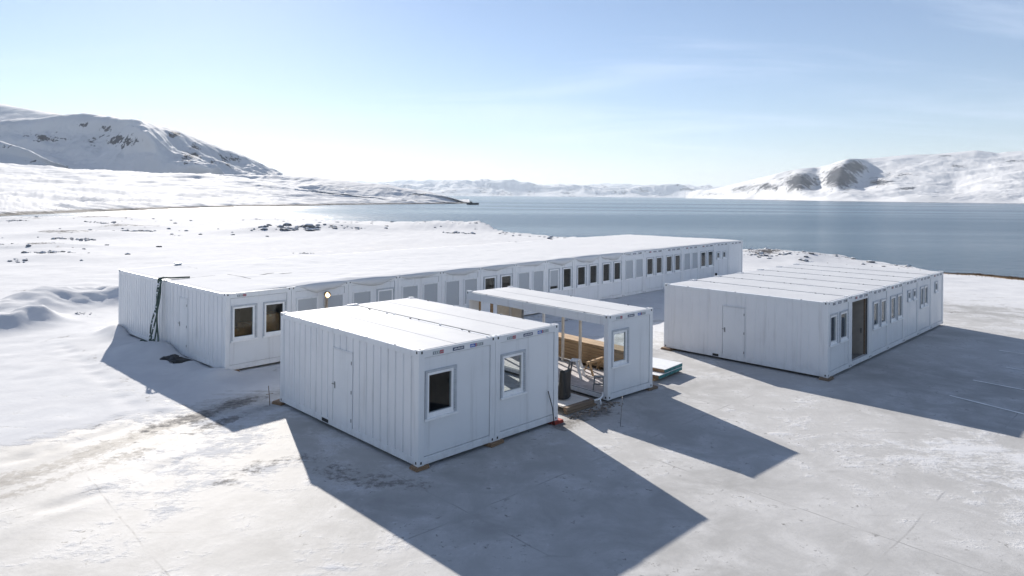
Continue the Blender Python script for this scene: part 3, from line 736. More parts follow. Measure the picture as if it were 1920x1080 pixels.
# ------------------------------------------------------------------ sea, hills, far ranges
def sea_mat():
    m, nt, b = new_mat('sea_water')
    v = N(nt, 'ShaderNodeNewGeometry').outputs['Position']
    mp = N(nt, 'ShaderNodeMapping'); nt.links.new(v, mp.inputs['Vector']); mp.inputs['Scale'].default_value = (1, 1.7, 1); mp.inputs['Rotation'].default_value = (0, 0, R(-12))
    w1 = noise(nt, .22, 5, .6, mp.outputs[0], .3); w2 = noise(nt, 1.1, 4, .6, mp.outputs[0], .4)
    mp2 = N(nt, 'ShaderNodeMapping'); nt.links.new(v, mp2.inputs['Vector']); mp2.inputs['Scale'].default_value = (.0012, .007, 1); mp2.inputs['Rotation'].default_value = (0, 0, R(-4))
    lane = noise(nt, 1., 4, .55, mp2.outputs[0], .5)
    b.inputs['Base Color'].default_value = (.022, .05, .075, 1)
    nt.links.new(smooth(nt, lane, .3, .7, .17, .25), b.inputs['Roughness']); b.inputs['IOR'].default_value = 1.33
    n = N(nt, 'ShaderNodeBump'); n.inputs['Distance'].default_value = .8
    nt.links.new(smooth(nt, lane, .3, .7, .3, .6), n.inputs['Strength'])
    nt.links.new(math_(nt, 'ADD', w1, math_(nt, 'MULTIPLY', w2, .3)), n.inputs['Height']); nt.links.new(n.outputs[0], b.inputs['Normal'])
    return m
SEA = -6.0
xs = np.concatenate([np.linspace(-29000, -3000, 10), np.linspace(-2500, 2500, 21), np.linspace(3000, 29000, 10)])
ys = np.concatenate([np.linspace(-900, 4000, 30), np.linspace(5000, 29500, 16)])
X, Y = np.meshgrid(xs, ys)
tag(grid_mesh('sea', np.stack([X, Y, np.full_like(X, SEA)], -1), sea_mat()), kind='structure')

def loft(name, rows, mat, ncol, sub, amp, fscale, seed, px0=None, px1=None, rock=(), back=None, rockbase=0., rough=.5, ampfn=None):
    """rows front to back; a row is a list of (px, py, dist) bearings, py None = at the water line"""
    lo = px0 if px0 is not None else rows[0][0][0]; hi = px1 if px1 is not None else rows[0][-1][0]
    px = np.linspace(lo, hi, ncol); base = []
    for r in rows:
        rx = [p[0] for p in r]; wet = r[0][1] is None
        dist = np.exp(np.interp(px, rx, np.log([p[2] for p in r])))
        k = np.ones(9)/9
        dist = np.convolve(np.pad(dist, 4, 'edge'), k, 'valid')
        if wet:
            P = np.array([(ray(q, 400)[0]*d, ray(q, 400)[1]*d, SEA-1.2) for q, d in zip(px, dist)])
        else:
            py = np.interp(px, rx, [p[1] for p in r]); py = np.convolve(np.pad(py, 2, 'edge'), np.ones(5)/5, 'valid')
            P = np.array([at(q, y_, d) for q, y_, d in zip(px, py, dist)])
        base.append(P)
    if back:
        P = base[-1].copy(); k = np.hypot(P[:, 0], P[:, 1]); P[:, :2] *= ((k+back[0])/k)[:, None]; P[:, 2] = SEA-1+(P[:, 2]-SEA)*back[1]; base.append(P)
    base = np.array(base); nr = len(base); out = []; rowf = []
    for i in range(nr-1):
        p0, p1, p2, p3 = base[max(i-1, 0)], base[i], base[i+1], base[min(i+2, nr-1)]
        for j in range(sub):
            t = j/sub
            cr = .5*((2*p1) + (-p0+p2)*t + (2*p0-5*p1+4*p2-p3)*t*t + (-p0+3*p1-3*p2+p3)*t**3)
            li = p1+(p2-p1)*t; out.append(li*.45+cr*.55); rowf.append(i+t)
    out.append(base[-1]); rowf.append(nr-1)
    P = np.array(out); rf = np.array(rowf)[:, None]
    env = sstep(0, .8, rf)*np.ones(ncol)[None, :]
    if ampfn: env = env*ampfn(rf, px[None, :])
    X, Y = P[..., 0], P[..., 1]
    sx_, sy_ = (X*.45+Y*.3, Y*1.1-X*.7) if name == 'headland' else (X, Y)
    rd = ridged(sx_*fscale, sy_*fscale, 6, seed, rough)-.55; fb = fbm(X*fscale*2.2, Y*fscale*2.2, 6, seed+40, .55)
    P[..., 2] += amp*env*(rd*1.3+fb*.5)
    rk = np.full(X.shape, rockbase)
    c, s_ = math.cos(CP), math.sin(CP)
    for (qx, qy, rx, ry, vv) in rock:
        # world centre of the bare face, then falloff in metres around it
        ii = np.argmin((np.abs(px-qx))); colz = P[:, ii, :]
        yy = CCY - CF*(colz[:, 2]-CH)/colz[:, 1] + math.tan(CRO)*(qx-960); jj = np.argmin(np.abs(yy-qy))
        ctr = P[jj, ii]; dm = np.hypot(ctr[0], ctr[1])/CF
        du = (X/Y-ctr[0]/ctr[1])*CF/rx; dz = ((P[..., 2]-CH)/Y-(ctr[2]-CH)/ctr[1])*CF/ry; dd = (Y-ctr[1])/(.35*ctr[1])
        rk = np.maximum(rk, vv*np.exp(-(du**2+dz**2+dd**2)))
    return tag(grid_mesh(name, P, mat, {'rock': rk}), kind='structure')

HILL = terrain_mat('snowy_hill', nscale=.018); HILLN = terrain_mat('snowy_slope', nscale=.05, rockcol=(.10, .098, .10), shore=-4.5); RANGE = terrain_mat('far_snowy_range', nscale=.0022, rockcol=(.10, .10, .12), shore=-40)
loft('headland', [[(-400, None, 220), (0, None, 330), (200, None, 425), (400, None, 565), (600, None, 720), (740, None, 860), (870, None, 985), (880, None, 1000)],
    [(-400, 380, 250), (0, 392, 370), (200, 388, 470), (400, 383, 610), (600, 380, 770), (740, 379.5, 905), (870, 380.6, 1010), (880, 381.2, 1008)],
    [(-400, 350, 480), (0, 355, 620), (150, 356, 680), (300, 360, 760), (450, 362, 830), (540, 368, 870), (620, 373, 890), (740, 377, 930), (870, 380.6, 1000), (880, 381.1, 1008)],
    [(-400, 320, 800), (0, 328, 900), (150, 333, 950), (300, 338, 1000), (430, 344, 1000), (540, 358, 980), (620, 366, 960), (740, 374, 950), (800, 378, 980), (870, 380.4, 1010), (880, 381, 1012)],
    [(-400, 300, 1000), (0, 308, 1120), (130, 319, 1150), (300, 325, 1200), (430, 332, 1160), (520, 347, 1060), (600, 360, 990), (700, 371, 980), (800, 377, 990), (860, 380, 1010), (880, 381, 1020)]],
    HILLN, 520, 30, 7.0, .012, 101, rock=[(120, 388, 60, 8, .2), (500, 345, 60, 3, .2), (300, 383, 120, 4, .2)], back=(500, .2), rough=.55)
loft('headland_ridge', [[(380, 345, 1180), (520, 358, 1100), (600, 366, 1060), (700, 375, 1030), (800, 381, 1020), (890, 384, 1040)],
    [(380, 340, 1200), (520, 348, 1130), (600, 352, 1095), (700, 363, 1065), (800, 374, 1045), (870, 381, 1050), (890, 383, 1055)],
    [(380, 333, 1260), (470, 335, 1220), (540, 337, 1180), (600, 341, 1150), (680, 352, 1110), (740, 357, 1085), (800, 367, 1065), (870, 380, 1060), (890, 382.5, 1062)],
    [(380, 329.5, 1300), (430, 327.5, 1290), (520, 330, 1260), (600, 335, 1230), (680, 345, 1190), (740, 351.5, 1150), (800, 361, 1110), (850, 372, 1080), (870, 378, 1070), (890, 382, 1070)]],
    HILLN, 300, 24, 5.0, .012, 111, rock=[(790, 363, 26, 3.5, .42), (745, 354, 22, 2, .35), (860, 376, 16, 2, .32), (560, 334, 40, 2, .25), (650, 350, 40, 5, .2)], back=(500, .2), rough=.55)
loft('left_mountain', [[(-400, 335, 1650), (0, 332, 1650), (150, 330, 1680), (300, 334, 1700), (400, 334, 1750), (470, 333, 1900), (530, 331, 2300)],
    [(-400, 300, 1760), (0, 302, 1760), (100, 300, 1790), (200, 297, 1800), (300, 306, 1740), (370, 318, 1740), (405, 326, 1760), (460, 325, 2010), (530, 330, 2350)],
    [(-400, 262, 1860), (0, 262, 1860), (100, 258, 1890), (180, 252, 1900), (240, 247, 1840), (275, 264, 1760), (300, 280, 1790), (340, 285, 1930), (420, 305, 2100), (480, 315, 2250), (530, 329.6, 2400)],
    [(-400, 232, 1960), (0, 229, 1960), (60, 223, 1980), (130, 216, 2000), (160, 215, 2000), (210, 219, 1990), (240, 226, 1930), (280, 236, 2020), (320, 243, 2100), (345, 252, 2170), (400, 272, 2250), (460, 293, 2350), (500, 318, 2450), (530, 329.3, 2500)]],
    HILL, 420, 40, 34, .0052, 131, rock=[(215, 262, 60, 14, .40), (150, 232, 40, 5, .3), (325, 250, 18, 8, .5), (360, 285, 22, 22, .45), (80, 255, 70, 16, .28), (430, 300, 35, 14, .35), (200, 240, 30, 10, .35)], back=(900, .25), ampfn=lambda rf, px: (1-.75*sstep(2.2, 3, rf)))
loft('left_shoulder', [[(-400, 330, 1180), (0, 322, 1200), (60, 322, 1205), (140, 322.5, 1200)], [(-400, 250, 1300), (0, 290, 1260), (60, 302, 1235), (140, 321, 1208)], [(-400, 215, 1400), (0, 266, 1300), (40, 279, 1270), (80, 298, 1240), (130, 318, 1215), (140, 320.5, 1212)]],
    HILL, 160, 22, 5, .008, 151, rock=[(20, 275, 30, 5, .35), (60, 300, 30, 6, .25)], back=(400, .3))
loft('back_hill', [[(-500, 300, 2900), (0, 300, 2900), (200, 300, 2900)], [(-500, 195, 3400), (0, 224, 3300), (80, 232, 3250), (200, 260, 3200)], [(-500, 165, 3900), (-100, 186, 3800), (0, 197, 3700), (50, 204, 3650), (90, 210, 3600), (130, 216, 3550), (200, 240, 3500)]],
    HILL, 140, 20, 20, .002, 161, rock=[(110, 213, 20, 3, .4)], back=(1200, .3))
loft('right_mountain', [[(1285, None, 6900), (1400, None, 4600), (1550, None, 3300), (1700, None, 2800), (1920, None, 2450), (2400, None, 2000)],
    [(1285, 370.2, 7000), (1400, 370.5, 4750), (1480, 368, 3950), (1550, 368, 3480), (1610, 366, 3260), (1700, 366, 2950), (1800, 368, 2780), (1920, 366, 2620), (2400, 362, 2150)],
    [(1285, 367, 7150), (1380, 361, 5200), (1450, 353, 4350), (1500, 346, 3850), (1530, 352, 4100), (1570, 344, 3680), (1620, 353, 3900), (1680, 347, 3550), (1740, 352, 3350), (1790, 356, 3400), (1840, 345, 3250), (1920, 338, 3150), (2400, 330, 2600)],
    [(1285, 363, 7300), (1380, 350, 5600), (1450, 337, 4700), (1500, 326, 4250), (1535, 326, 4600), (1578, 311, 4080), (1625, 327, 4480), (1680, 325, 4300), (1760, 322, 4150), (1840, 312, 4150), (1920, 308, 4000), (2400, 300, 3300)],
    [(1285, 360.5, 7500), (1330, 356, 6600), (1380, 344, 5900), (1440, 330, 5300), (1475, 321, 5100), (1530, 314, 5000), (1560, 309, 4950), (1590, 299, 4600), (1620, 297, 4950), (1660, 294, 5000), (1700, 291, 5000), (1740, 290, 5050), (1790, 286, 5100), (1830, 282, 5100), (1870, 288, 5100), (1920, 283, 5000), (2400, 268, 4400)]],
    HILL, 520, 36, 32, .0022, 171, rock=[(1500, 338, 42, 19, .6), (1575, 330, 36, 26, .66), (1600, 312, 24, 14, .7), (1440, 348, 26, 8, .5), (1700, 352, 20, 5, .4), (1640, 352, 26, 5, .45), (1850, 330, 40, 4, .35), (1790, 310, 30, 3, .35), (1650, 340, 34, 10, .45), (1400, 352, 50, 10, .38), (1690, 325, 45, 8, .3), (1900, 300, 40, 5, .3), (1760, 290, 60, 3, .3), (1780, 362, 60, 5, .15), (1340, 362, 40, 5, .3)], back=(1800, .35), ampfn=lambda rf, px: (1-.8*sstep(3.2, 4, rf)))
def far_range(name, dist, crest, seed, amp):
    rows = [[(crest[0][0], None, dist*.9), (crest[-1][0], None, dist*.9)],
            [(p[0], 366.5+(p[0]-960)*.009-(366.5+(p[0]-960)*.009-p[1])*.45, dist*.96) for p in crest], [(p[0], p[1], dist) for p in crest]]
    loft(name, rows, RANGE, 420, 14, amp, .0009, seed, back=(2500, .3), rockbase=.2, rough=.6)
far_range('far_range', 15500, [(600, 350), (660, 349), (760, 346), (820, 344), (870, 343), (905, 342), (950, 338.5), (985, 346), (1030, 350), (1060, 346), (1100, 349), (1180, 354), (1230, 350), (1260, 347.5), (1300, 349), (1360, 352), (1450, 358)], 181, 150)
far_range('farthest_range', 22500, [(560, 345), (660, 341), (740, 339), (800, 340), (870, 341), (940, 343), (1040, 349), (1100, 347.5), (1160, 345), (1230, 347), (1320, 350), (1420, 355)], 191, 120)

# ------------------------------------------------------------------ rocks on the snowfield
def rock_mat():
    m, nt, b = new_mat('dark_rock_snow_topped')
    v = coords(nt); n2 = noise(nt, 3., 6, .7, v); g = N(nt, 'ShaderNodeNewGeometry'); s = N(nt, 'ShaderNodeSeparateXYZ'); nt.links.new(g.outputs['Normal'], s.inputs[0])
    k = smooth(nt, math_(nt, 'ADD', s.outputs['Z'], math_(nt, 'MULTIPLY', math_(nt, 'SUBTRACT', n2, .5), .9)), .42, .72)
    nt.links.new(mixc(nt, k, mixc(nt, n2, (.09, .088, .09), (.20, .195, .19)), (.62, .625, .635)), b.inputs['Base Color']); b.inputs['Roughness'].default_value = .85
    bump(nt, b, n2, .6, .1); return m
ROCK = rock_mat()
def outcrop(px, py, wid, hgt, n, label, seed, z=.25):
    c = gnd(px, py, z); rr = random.Random(seed); b = MB(); z0 = gz(*c); rot = rr.uniform(-.5, .5)
    for i in range(n*4):
        t = rr.gauss(0, .28); s_ = wid*rr.uniform(.012, .038)*(1.9 if i < n*.5 else 1); x, y = t*wid, rr.gauss(0, .13)*wid
        wx, wy = c[0]+x*math.cos(rot)-y*math.sin(rot), c[1]+x*math.sin(rot)+y*math.cos(rot)
        b.ico((x, y, gz(wx, wy)-z0+s_*.05), (s_*1.3, s_*rr.uniform(.7, 1.), s_*rr.uniform(.45, .85)), ROCK, seed*31+i, 2 if i < n else 1)
    o = b.build('rock_outcrop', None, (c[0], c[1], z0)); o.rotation_euler = (0, 0, rot)
    return tag(o, label, 'rock', 'bare rocks on the snowfield')
outcrop(192, 413, 6.5, 1.0, 9, 'dark rocky crest closest to the left water strip, above the other snowfield outcrops', 1, .8)
outcrop(247, 428, 7, 1.2, 9, 'slanting dark rock rib running down to the right, just below the left water strip', 2, .8)
outcrop(140, 441, 6, .9, 10, 'broken rock cluster left of the slanting rib, half buried in snow', 3, .6)
outcrop(80, 470, 4.6, .75, 9, 'low rock streak near the left picture edge, above the snow bank', 4, .5)
outcrop(25, 412, 4, .8, 12, 'rock patch on the snow rise at the far left by the shore', 5, .9)
outcrop(562, 431, 12, 1.0, 13, 'wide row of bluish rocks in snow beyond the middle of the long roof', 6, .5)
outcrop(655, 430, 5, .9, 7, 'small dark rock pair at the right end of the wide rock row', 7, .5)
outcrop(332, 439.5, 2.2, .5, 4, 'lone flat dark rock between the slanting rib and the wide rock row', 8, .3)
outcrop(573, 474.5, 2.3, .75, 5, 'single dark humped rock just behind the long snowy roof', 9, .1)
outcrop(866, 430, 7, .9, 8, 'rocks on the hump of the shore above the middle of the long roof', 10, .8)
outcrop(965, 451, 1.3, .5, 3, 'small black rock on the shore snow left of the bay', 11, .3)
outcrop(1440, 480, 5, .7, 8, 'rocks on the snowy knoll between the long building and the right block', 12, .5)
outcrop(37, 488, 3, .4, 5, 'tiny rocks at the left picture edge below the rock streak', 13, .2)
outcrop(160, 563, 1.6, .35, 4, 'dark stones peeking out of the snow bank at left', 14, .75)
def stones():
    b = MB(); rr = random.Random(5)
    for i in range(200):
        if i < 90:
            k = rr.randrange(len(edge_w)-9); k += 4; t = rr.random(); a, c = edge_w[k], edge_w[min(k+1, len(edge_w)-1)]
            x = a[0]+(c[0]-a[0])*t; y = a[1]+(c[1]-a[1])*t; f = 1-rr.random()**1.5*.09-.012; x *= f; y *= f
        else:
            (cx, cy), r, h, kk = outc_w[rr.randrange(len(outc_w))]; x = cx+rr.gauss(0, r*1.5); y = cy+rr.gauss(0, r)
        if math.hypot(x, y) < 40 or y < 20: continue
        s_ = rr.uniform(.08, .26)*(1+.6*rr.random()**4); zg = gz(x, y)
        if zg < -3: continue
        b.ico((x, y, zg+s_*.1), (s_*1.4, s_, s_*.7), ROCK, i, 1)
    return tag(b.build('scattered_stones'), 'small dark stones strewn over the snowfield and shore', 'stones', kind='stuff')
stones()
def dry_grass():
    b = MB(); rr = random.Random(3); gm = simple('dry_brown_grass', (.20, .13, .07), .9, .4, 2)
    for i in range(1500):
        t = rr.random(); a, c, e = grass_w; p = (a, c) if t < .5 else (c, e); t = (t*2) % 1
        x = p[0][0]+(p[1][0]-p[0][0])*t+rr.gauss(0, .7); y = p[0][1]+(p[1][1]-p[0][1])*t+rr.gauss(0, .7)
        h = rr.uniform(.04, .16); dx, dy = rr.gauss(0, .14), rr.gauss(0, .14); w_ = .03
        zg = gz(x, y)
        b.add([(x-w_, y, zg), (x+w_, y, zg), (x+dx, y+dy, zg+h)], [(0, 1, 2)], gm)
    return tag(b.build('dry_grass'), 'dry brown grass along the right shore edge', 'grass', kind='stuff')
dry_grass()

# ------------------------------------------------------------------ objects on the yard
def local(n, x, y, z=0): return l2w(n, x, y, z)
def rz(n): return R(90-BL[n][2])
def block(n, x, y, mat, label, w=.38, d_=.3, rot=0., h=ZB-.002):
    b = MB().box(-w/2, w/2, -d_/2, d_/2, 0, h*.55, mat).box(-w*.47, w*.49, -d_*.46, d_*.45, h*.56, h, mat)
    o = b.build('timber_block', None, local(n, x+(.06 if n != 'A' or x < .5 else 0), y+.11, .004), .006); o.rotation_euler = (0, 0, rz(n)+rot)
    return tag(o, label, 'block', 'blocks under the container corners')
block('A', .05, -.02, BLOCK, 'brown wooden block under the front corner of the nearest cabin')
block('A', mA, -.05, BLOCK, 'orange wooden block under the middle of the nearest cabin window front', .5, .34, .1)
block('A', WA-.05, -.03, REDB, 'red block under the right corner of the nearest cabin', .4, .36)
block('A', .03, LA-.06, BLOCK, 'wooden block under the back left corner of the nearest cabin', .46, .4, .3)
block('B', WB-.05, .0, DARKW, 'dark wooden block under the right corner of the open module', .5, .32)
block('C', .06, -.02, DARKW, 'wooden block under the front corner of the seven-module block', .5, .36)
block('C', .02, LC-.3, BLOCK, 'wooden block under the left end of the seven-module block', .5, .5)
block('D', .1, -.03, BLOCK, 'orange wooden block under the front corner of the long snowy-roofed building', .7, .36)

# timber stack behind the open module: every layer is two boards
nl = 7; bh = .112; z0 = .22
for k in range(3):
    o = MB().box(-.38, .38, -.06, .06, 0, .2, DARKW).build('stack_bearer', None, local('B', 3.0, 1.6+k*2.0, .004)); o.rotation_euler = (0, 0, rz('B'))
    tag(o, 'short timber bearer under the stack of boards beside the open module', 'timber', 'bearers under the timber stack')
ordn = ['lowest', 'second lowest', 'third lowest', 'middle', 'third highest', 'second highest', 'topmost']
for k in range(nl):
    for j in range(2):
        y0 = 1.05+.12*random.random(); y1 = 6.2-.25*random.random()
        o = MB().box(-.165, .165, 0, y1-y0, 0, bh-.012, BOARD).build('timber_board', None, local('B', 2.84+j*.345+.02*random.uniform(-1, 1), y0, z0+k*bh-.012), .006)
        o.rotation_euler = (0, 0, rz('B')+random.uniform(-.004, .004))
        tag(o, f'{ordn[k]} board in the {"near" if j == 0 else "far"} row of the timber stack', 'board', 'boards of the timber stack')

def step_stool(loc, rot, label, mat, s=1.):
    t = thing('step_stool', label, 'stool', loc, rot, 'step stools in the open module')
    w, d_, h = .40*s, .36*s, .50*s
    MB().box(-w*.42, w*.42, -.10*s, .13*s, h-.03, h, mat).build('top_step', t, bevel=.006)
    MB().box(-w*.45, w*.45, -d_*.62, -d_*.30, h*.46, h*.46+.025, mat).build('lower_step', t)
    for sx in (-1, 1):
        MB().bar((sx*w*.40, -.09*s, h-.02), (sx*w*.52, -d_*.66, 0), .07*s, .055*s, mat).build('leg', t)
        MB().bar((sx*w*.40, .11*s, h-.02), (sx*w*.52, d_*.55, 0), .045*s, .04*s, GREYP).build('leg', t)
    MB().bar((-w*.48, d_*.42, .16*s), (w*.48, d_*.42, .16*s), .025, .025, GREYP).build('brace', t)
    return t
step_stool(local('B', .95, 2.25, .206), rz('B')+.5, 'white two-step stool standing in the middle of the open module floor', STOOLW, 1.2)
step_stool(local('B', .42, .72, .206), rz('B')-.9, 'grey step stool right beside the front post of the open module', GREYP, .85)
t = thing('sawhorse', 'wooden trestle at the far side of the open module by the boards', 'trestle', local('B', 1.95, 2.2, .206), rz('B')+.15)
MB().bar((-.5, 0, .42), (.55, 0, .42), .10, .09, BOARD).build('top_beam', t)
for sx in (-1, 1):
    for sy in (-1, 1): MB().bar((sx*.4, sy*.03, .4), (sx*.47, sy*.22, 0), .07, .045, BOARD).build('leg', t)
    MB().bar((sx*.44, -.15, .2), (sx*.44, .15, .2), .05, .025, BOARD).build('brace', t)

# black rumpled sack
def sack():
    P = []; n = 26
    for i, z in enumerate(np.linspace(0, 1, 18)):
        row = []
        for k in range(n+1):
            a = 2*math.pi*k/n; c_, s_ = math.cos(a), math.sin(a)
            w_ = .36+.12*z; d_ = .17*(1-.4*z)
            q = 1+.10*float(fbm(c_*1.4+3, s_*1.4+z*2.2, 3, 12))
            e = .55
            x = w_*math.copysign(abs(c_)**e, c_)*q+.10*z; y = d_*math.copysign(abs(s_)**.8, s_)*q
            row.append((x, y, z*.80+(.09*float(fbm(c_*2.6+5, s_*2, 3, 9))-.05*c_)*z))
        P.append(row)
    P.append([(.10+(p[0]-.1)*.1, p[1]*.1, p[2]-.06) for p in P[-1]])
    o = grid_mesh('sack', np.array(P), BLACKT); o.location = local('B', -1.12, .82, .24); o.rotation_euler = (0, .06, rz('B')+.5)
    return tag(o, 'black rumpled sack standing between the nearest cabin and the open module', 'sack')
sack()
t = thing('floor_element', 'white board with brown timber edges lying between the cabin and the open module', 'floor panel', local('B', -1.8, .05, 0), rz('B')+.02)
MB().box(.0, 1.2, .16, 1.7, .18, .225, simple('pale_board', (.66, .64, .61), .7, .06)).build('board', t)
MB().box(-.02, 1.24, .0, .15, .10, .21, DARKW).box(1.21, 1.36, .16, 1.7, .06, .19, DARKW).box(-.02, 1.3, -.02, .12, .02, .09, DARKW).build('timber_edge', t)
def rubble():
    b = MB(); rr = random.Random(4); mt = simple('dirty_snow_rubble', (.24, .20, .165), .9, .5, 6)
    for i in range(190):
        t = rr.random(); x = -2.0+t*2.3; y = -.12+rr.gauss(0, .14)-.12*(1-t); s_ = rr.uniform(.010, .045); b.ico((x, y, s_*.1), (s_*1.2, s_*.8, s_*.5), mt, i, 1)
    o = b.build('dirty_snow_rubble', None, local('B', 0, 0, .01)); o.rotation_euler = (0, 0, rz('B'))
    return tag(o, 'brown dirty snow rubble at the foot of the open module', 'rubble', kind='stuff')
rubble()
o = MB().tube([(-.62, .0, .22), (-.35, .02, .21), (-.12, .1, .24), (-.02, .2, .3)], .03, STOOLW).tube([(-.35, .02, .22), (-.35, -.02, .03)], .026, STOOLW).build('drain_pipe', None, local('B', 0, 0, 0)); o.rotation_euler = (0, 0, rz('B'))
tag(o, 'short white branching pipe by the front left post of the open module', 'pipe')

# insulated panels stacked right of the open module
g0 = gnd(1236, 716); ang = math.atan2(25.03-23.71, 6.353-5.22)
for k, (off, z0_, len_, lab, slip) in enumerate([(0, .09, 3.2, 'lower', 0), (.42, .225, 3.2, 'upper', .0)]):
    t = thing('insulated_panel', f'{lab} white sandwich panel with teal end, stacked right of the open module', 'panel', (g0[0], g0[1], z0_), ang, 'stacked sandwich panels')
    wv = 1.75
    x0_ = off
    MB().box(x0_, wv+off*.05, .0, len_, .11, .128, STOOLW).build('top_skin', t)
    MB().box(x0_, wv+off*.05, .03, len_, 0, .11, BLOCK).box(x0_+.002, wv+off*.05-.002, .003, .03, 0.0, .108, TEAL).build('foam_core', t)
for k in range(2):
    o = MB().box(-.05, 1.8, 0, .1, 0, .085, BOARD).build('stack_bearer', None, (g0[0], g0[1], .003)); o.rotation_euler = (0, 0, ang)
    o.location = (g0[0]-math.sin(ang)*(.15+k*2.3), g0[1]+math.cos(ang)*(.15+k*2.3), .003)
    tag(o, 'timber bearer under the stacked sandwich panels', 'timber', 'bearers under the sandwich panels')

# rods and stakes
o = MB().tube([(0, 0, 0), (-.06, .02, .5), (-.22, .05, 1.0)], .014, BLACK, 6).build('metal_rod', None, local('A', WA-.26, -.1, .01)); o.rotation_euler = (0, 0, rz('A'))
tag(o, 'thin black rod leaning on the right end of the nearest cabin front', 'rod')
g = gnd(1163, 800); o = MB().tube([(0, 0, 0), (.03, .0, .45), (.06, .02, .85)], .009, STEEL, 6).build('marker_stake', None, (*g, 0)); tag(o, 'thin bent steel stake standing in front of the open module', 'stake')
g = gnd(506, 760); o = MB().tube([(0, 0, 0), (-.02, 0, .3), (-.05, 0, .6)], .011, DARKW, 6).tube([(-.12, 0, .33), (.10, 0, .37)], .008, DARKW, 6).build('wooden_stake', None, (*g, 0)); tag(o, 'small crossed wooden stake left of the nearest cabin', 'stake')

# cables hanging down the end wall of D
def cables():
    t = thing('cable_bundle', 'bundle of dark green cables with snow hanging down the end wall of the long building', 'cable', local('D', -.12, 5.55, 0), rz('D'))
    SN = simple('clinging_snow', (.82, .84, .87), .8, .03)
    for j in range(4):
        pts = []; rr = random.Random(j)
        for i in range(26):
            u = i/25; z = 2.95-2.75*u
            sp = .05+.16*u**2.2
            pts.append((-.05-.30*u*(.6+.2*j/3)+.04*math.sin(9*u+j*1.7), (.0 if j < 2 else .02)+(j-1.5)*sp*(.45+u*.9)+.14*u+.035*math.cos(8*u+j*2.1), z))
        pts = [(.7+.2*j, -.05*j, 2.93), (.4, -.02, 2.95), (.1, 0, 2.98)]+pts if j < 3 else [(.1, 0, 2.99)]+pts
        MB().tube(pts, .032, HOSE, 7).build('cable', t)
    b = MB(); rr = random.Random(8)
    for i in range(46):
        u = rr.random(); b.ico((-.10-.26*u+rr.gauss(0, .03), .14*u+rr.gauss(0, .03+.12*u*u), 2.9-2.7*u), (.022, .024, .04), SN, i, 1)
    b.build('clinging_snow', t)
    c = []
    for i in range(60):
        a = i*.42; r_ = .26+.06*math.sin(i*.9); c.append((-.42+r_*.8*math.cos(a), .35+r_*math.sin(a), .16+.004*i+.04*math.sin(i*1.3)))
    MB().tube(c, .03, HOSE, 6).build('cable_coil', t)
    return t
cables()
def tarp():
    xs_ = np.linspace(-.6, .6, 24); ys_ = np.linspace(-.42, .42, 18); X, Y = np.meshgrid(xs_, ys_)
    Z = .02+.16*np.maximum(0, fbm(X*2.5+4, Y*2.5, 3, 91))+.07*ridged(X*5, Y*5, 3, 92)-.25*((X/.6)**4+(Y/.42)**4)*.35; X = X*(1+.25*fbm(Y*3, X*0+1, 2, 93)); Y = Y*(1+.3*fbm(X*3, Y*0+2, 2, 94))
    o = grid_mesh('black_sheet', np.stack([X, Y, Z], -1), BLACKT); g = gnd(328, 666, .28); o.location = (g[0], g[1], gz(*g)-.03); o.rotation_euler = (.0, 0, -.5)
    return tag(o, 'black plastic sheet scrap half buried in snow by the end door of the long building', 'plastic sheet')
tarp()
# floodlight
def em(name, col, s):
    m, nt, b = new_mat(name); b.inputs['Base Color'].default_value = (*col, 1); b.inputs['Emission Color'].default_value = (*col, 1); b.inputs['Emission Strength'].default_value = s; return m
t = thing('floodlight', 'lit warm floodlight on a pale post in front of the long building', 'lamp', local('D', 4.0, -.2, 0), rz('D'))
PALEW = wood_mat('pale_wood_post', (.42, .34, .26), (.56, .48, .40))
MB().box(-.05, .05, -.05, .05, 0, 2.36, PALEW).build('post', t)
MB().tube([(.05, -.06, .5), (.06, -.07, 1.2), (-.05, -.07, 1.75), (-.06, -.07, 2.0), (.0, -.07, 2.3)], .012, DARKW, 6).build('cable', t)
h = MB().tube([(0, .09, 2.5), (0, .03, 2.5), (-.01, -.06, 2.49), (-.02, -.14, 2.48)], [.05, .09, .12, .13], simple('tan_lamp_housing', (.34, .22, .12), .5, .2), 16).build('lamp_head', t)
MB().tube([(-.02, -.142, 2.48), (-.02, -.15, 2.48)], .10, em('warm_lamp_lens', (1, .72, .36), 4), 16).build('lens', h)
# cardboard boxes inside the corner room of D
for (x, y, w_, dd, hh, z, lab) in [(.42, .45, .55, .5, .62, .85, 'brown cardboard box low behind the left corner window of the long building'), (1.62, .5, .75, .6, .85, 1.0, 'large brown cardboard box filling the second window of the long building'), (1.15, .95, .5, .5, .5, 1.0, 'dark brown cardboard box deeper in the corner room of the long building')]:
    t = thing('cardboard_box', lab, 'box', local('D', x, y, z), rz('D'), 'cardboard boxes inside the long building')
    MB().box(0, w_, 0, dd, 0, hh, CARD).build('carton', t); MB().box(w_*.44, w_*.56, -.002, dd+.002, hh*.9, hh+.002, simple('packing_tape', (.5, .36, .2), .4, .05)).build('tape', t)
for x0_, x1_ in ((.3, 2.45),):
    tb = thing('work_table', 'plain table carrying the cardboard boxes inside the long building', 'table', local('D', 1.4, .8, 0), rz('D'))
    MB().box(-1.1, 1.1, -.4, .55, .8, .845, BOARD).build('tabletop', tb)
    for sx in (-1, 1):
        for sy in (-.35, .5): MB().box(sx*1.05-.03, sx*1.05+.03, sy-.03, sy+.03, .2, .8, STEEL).build('leg', tb)
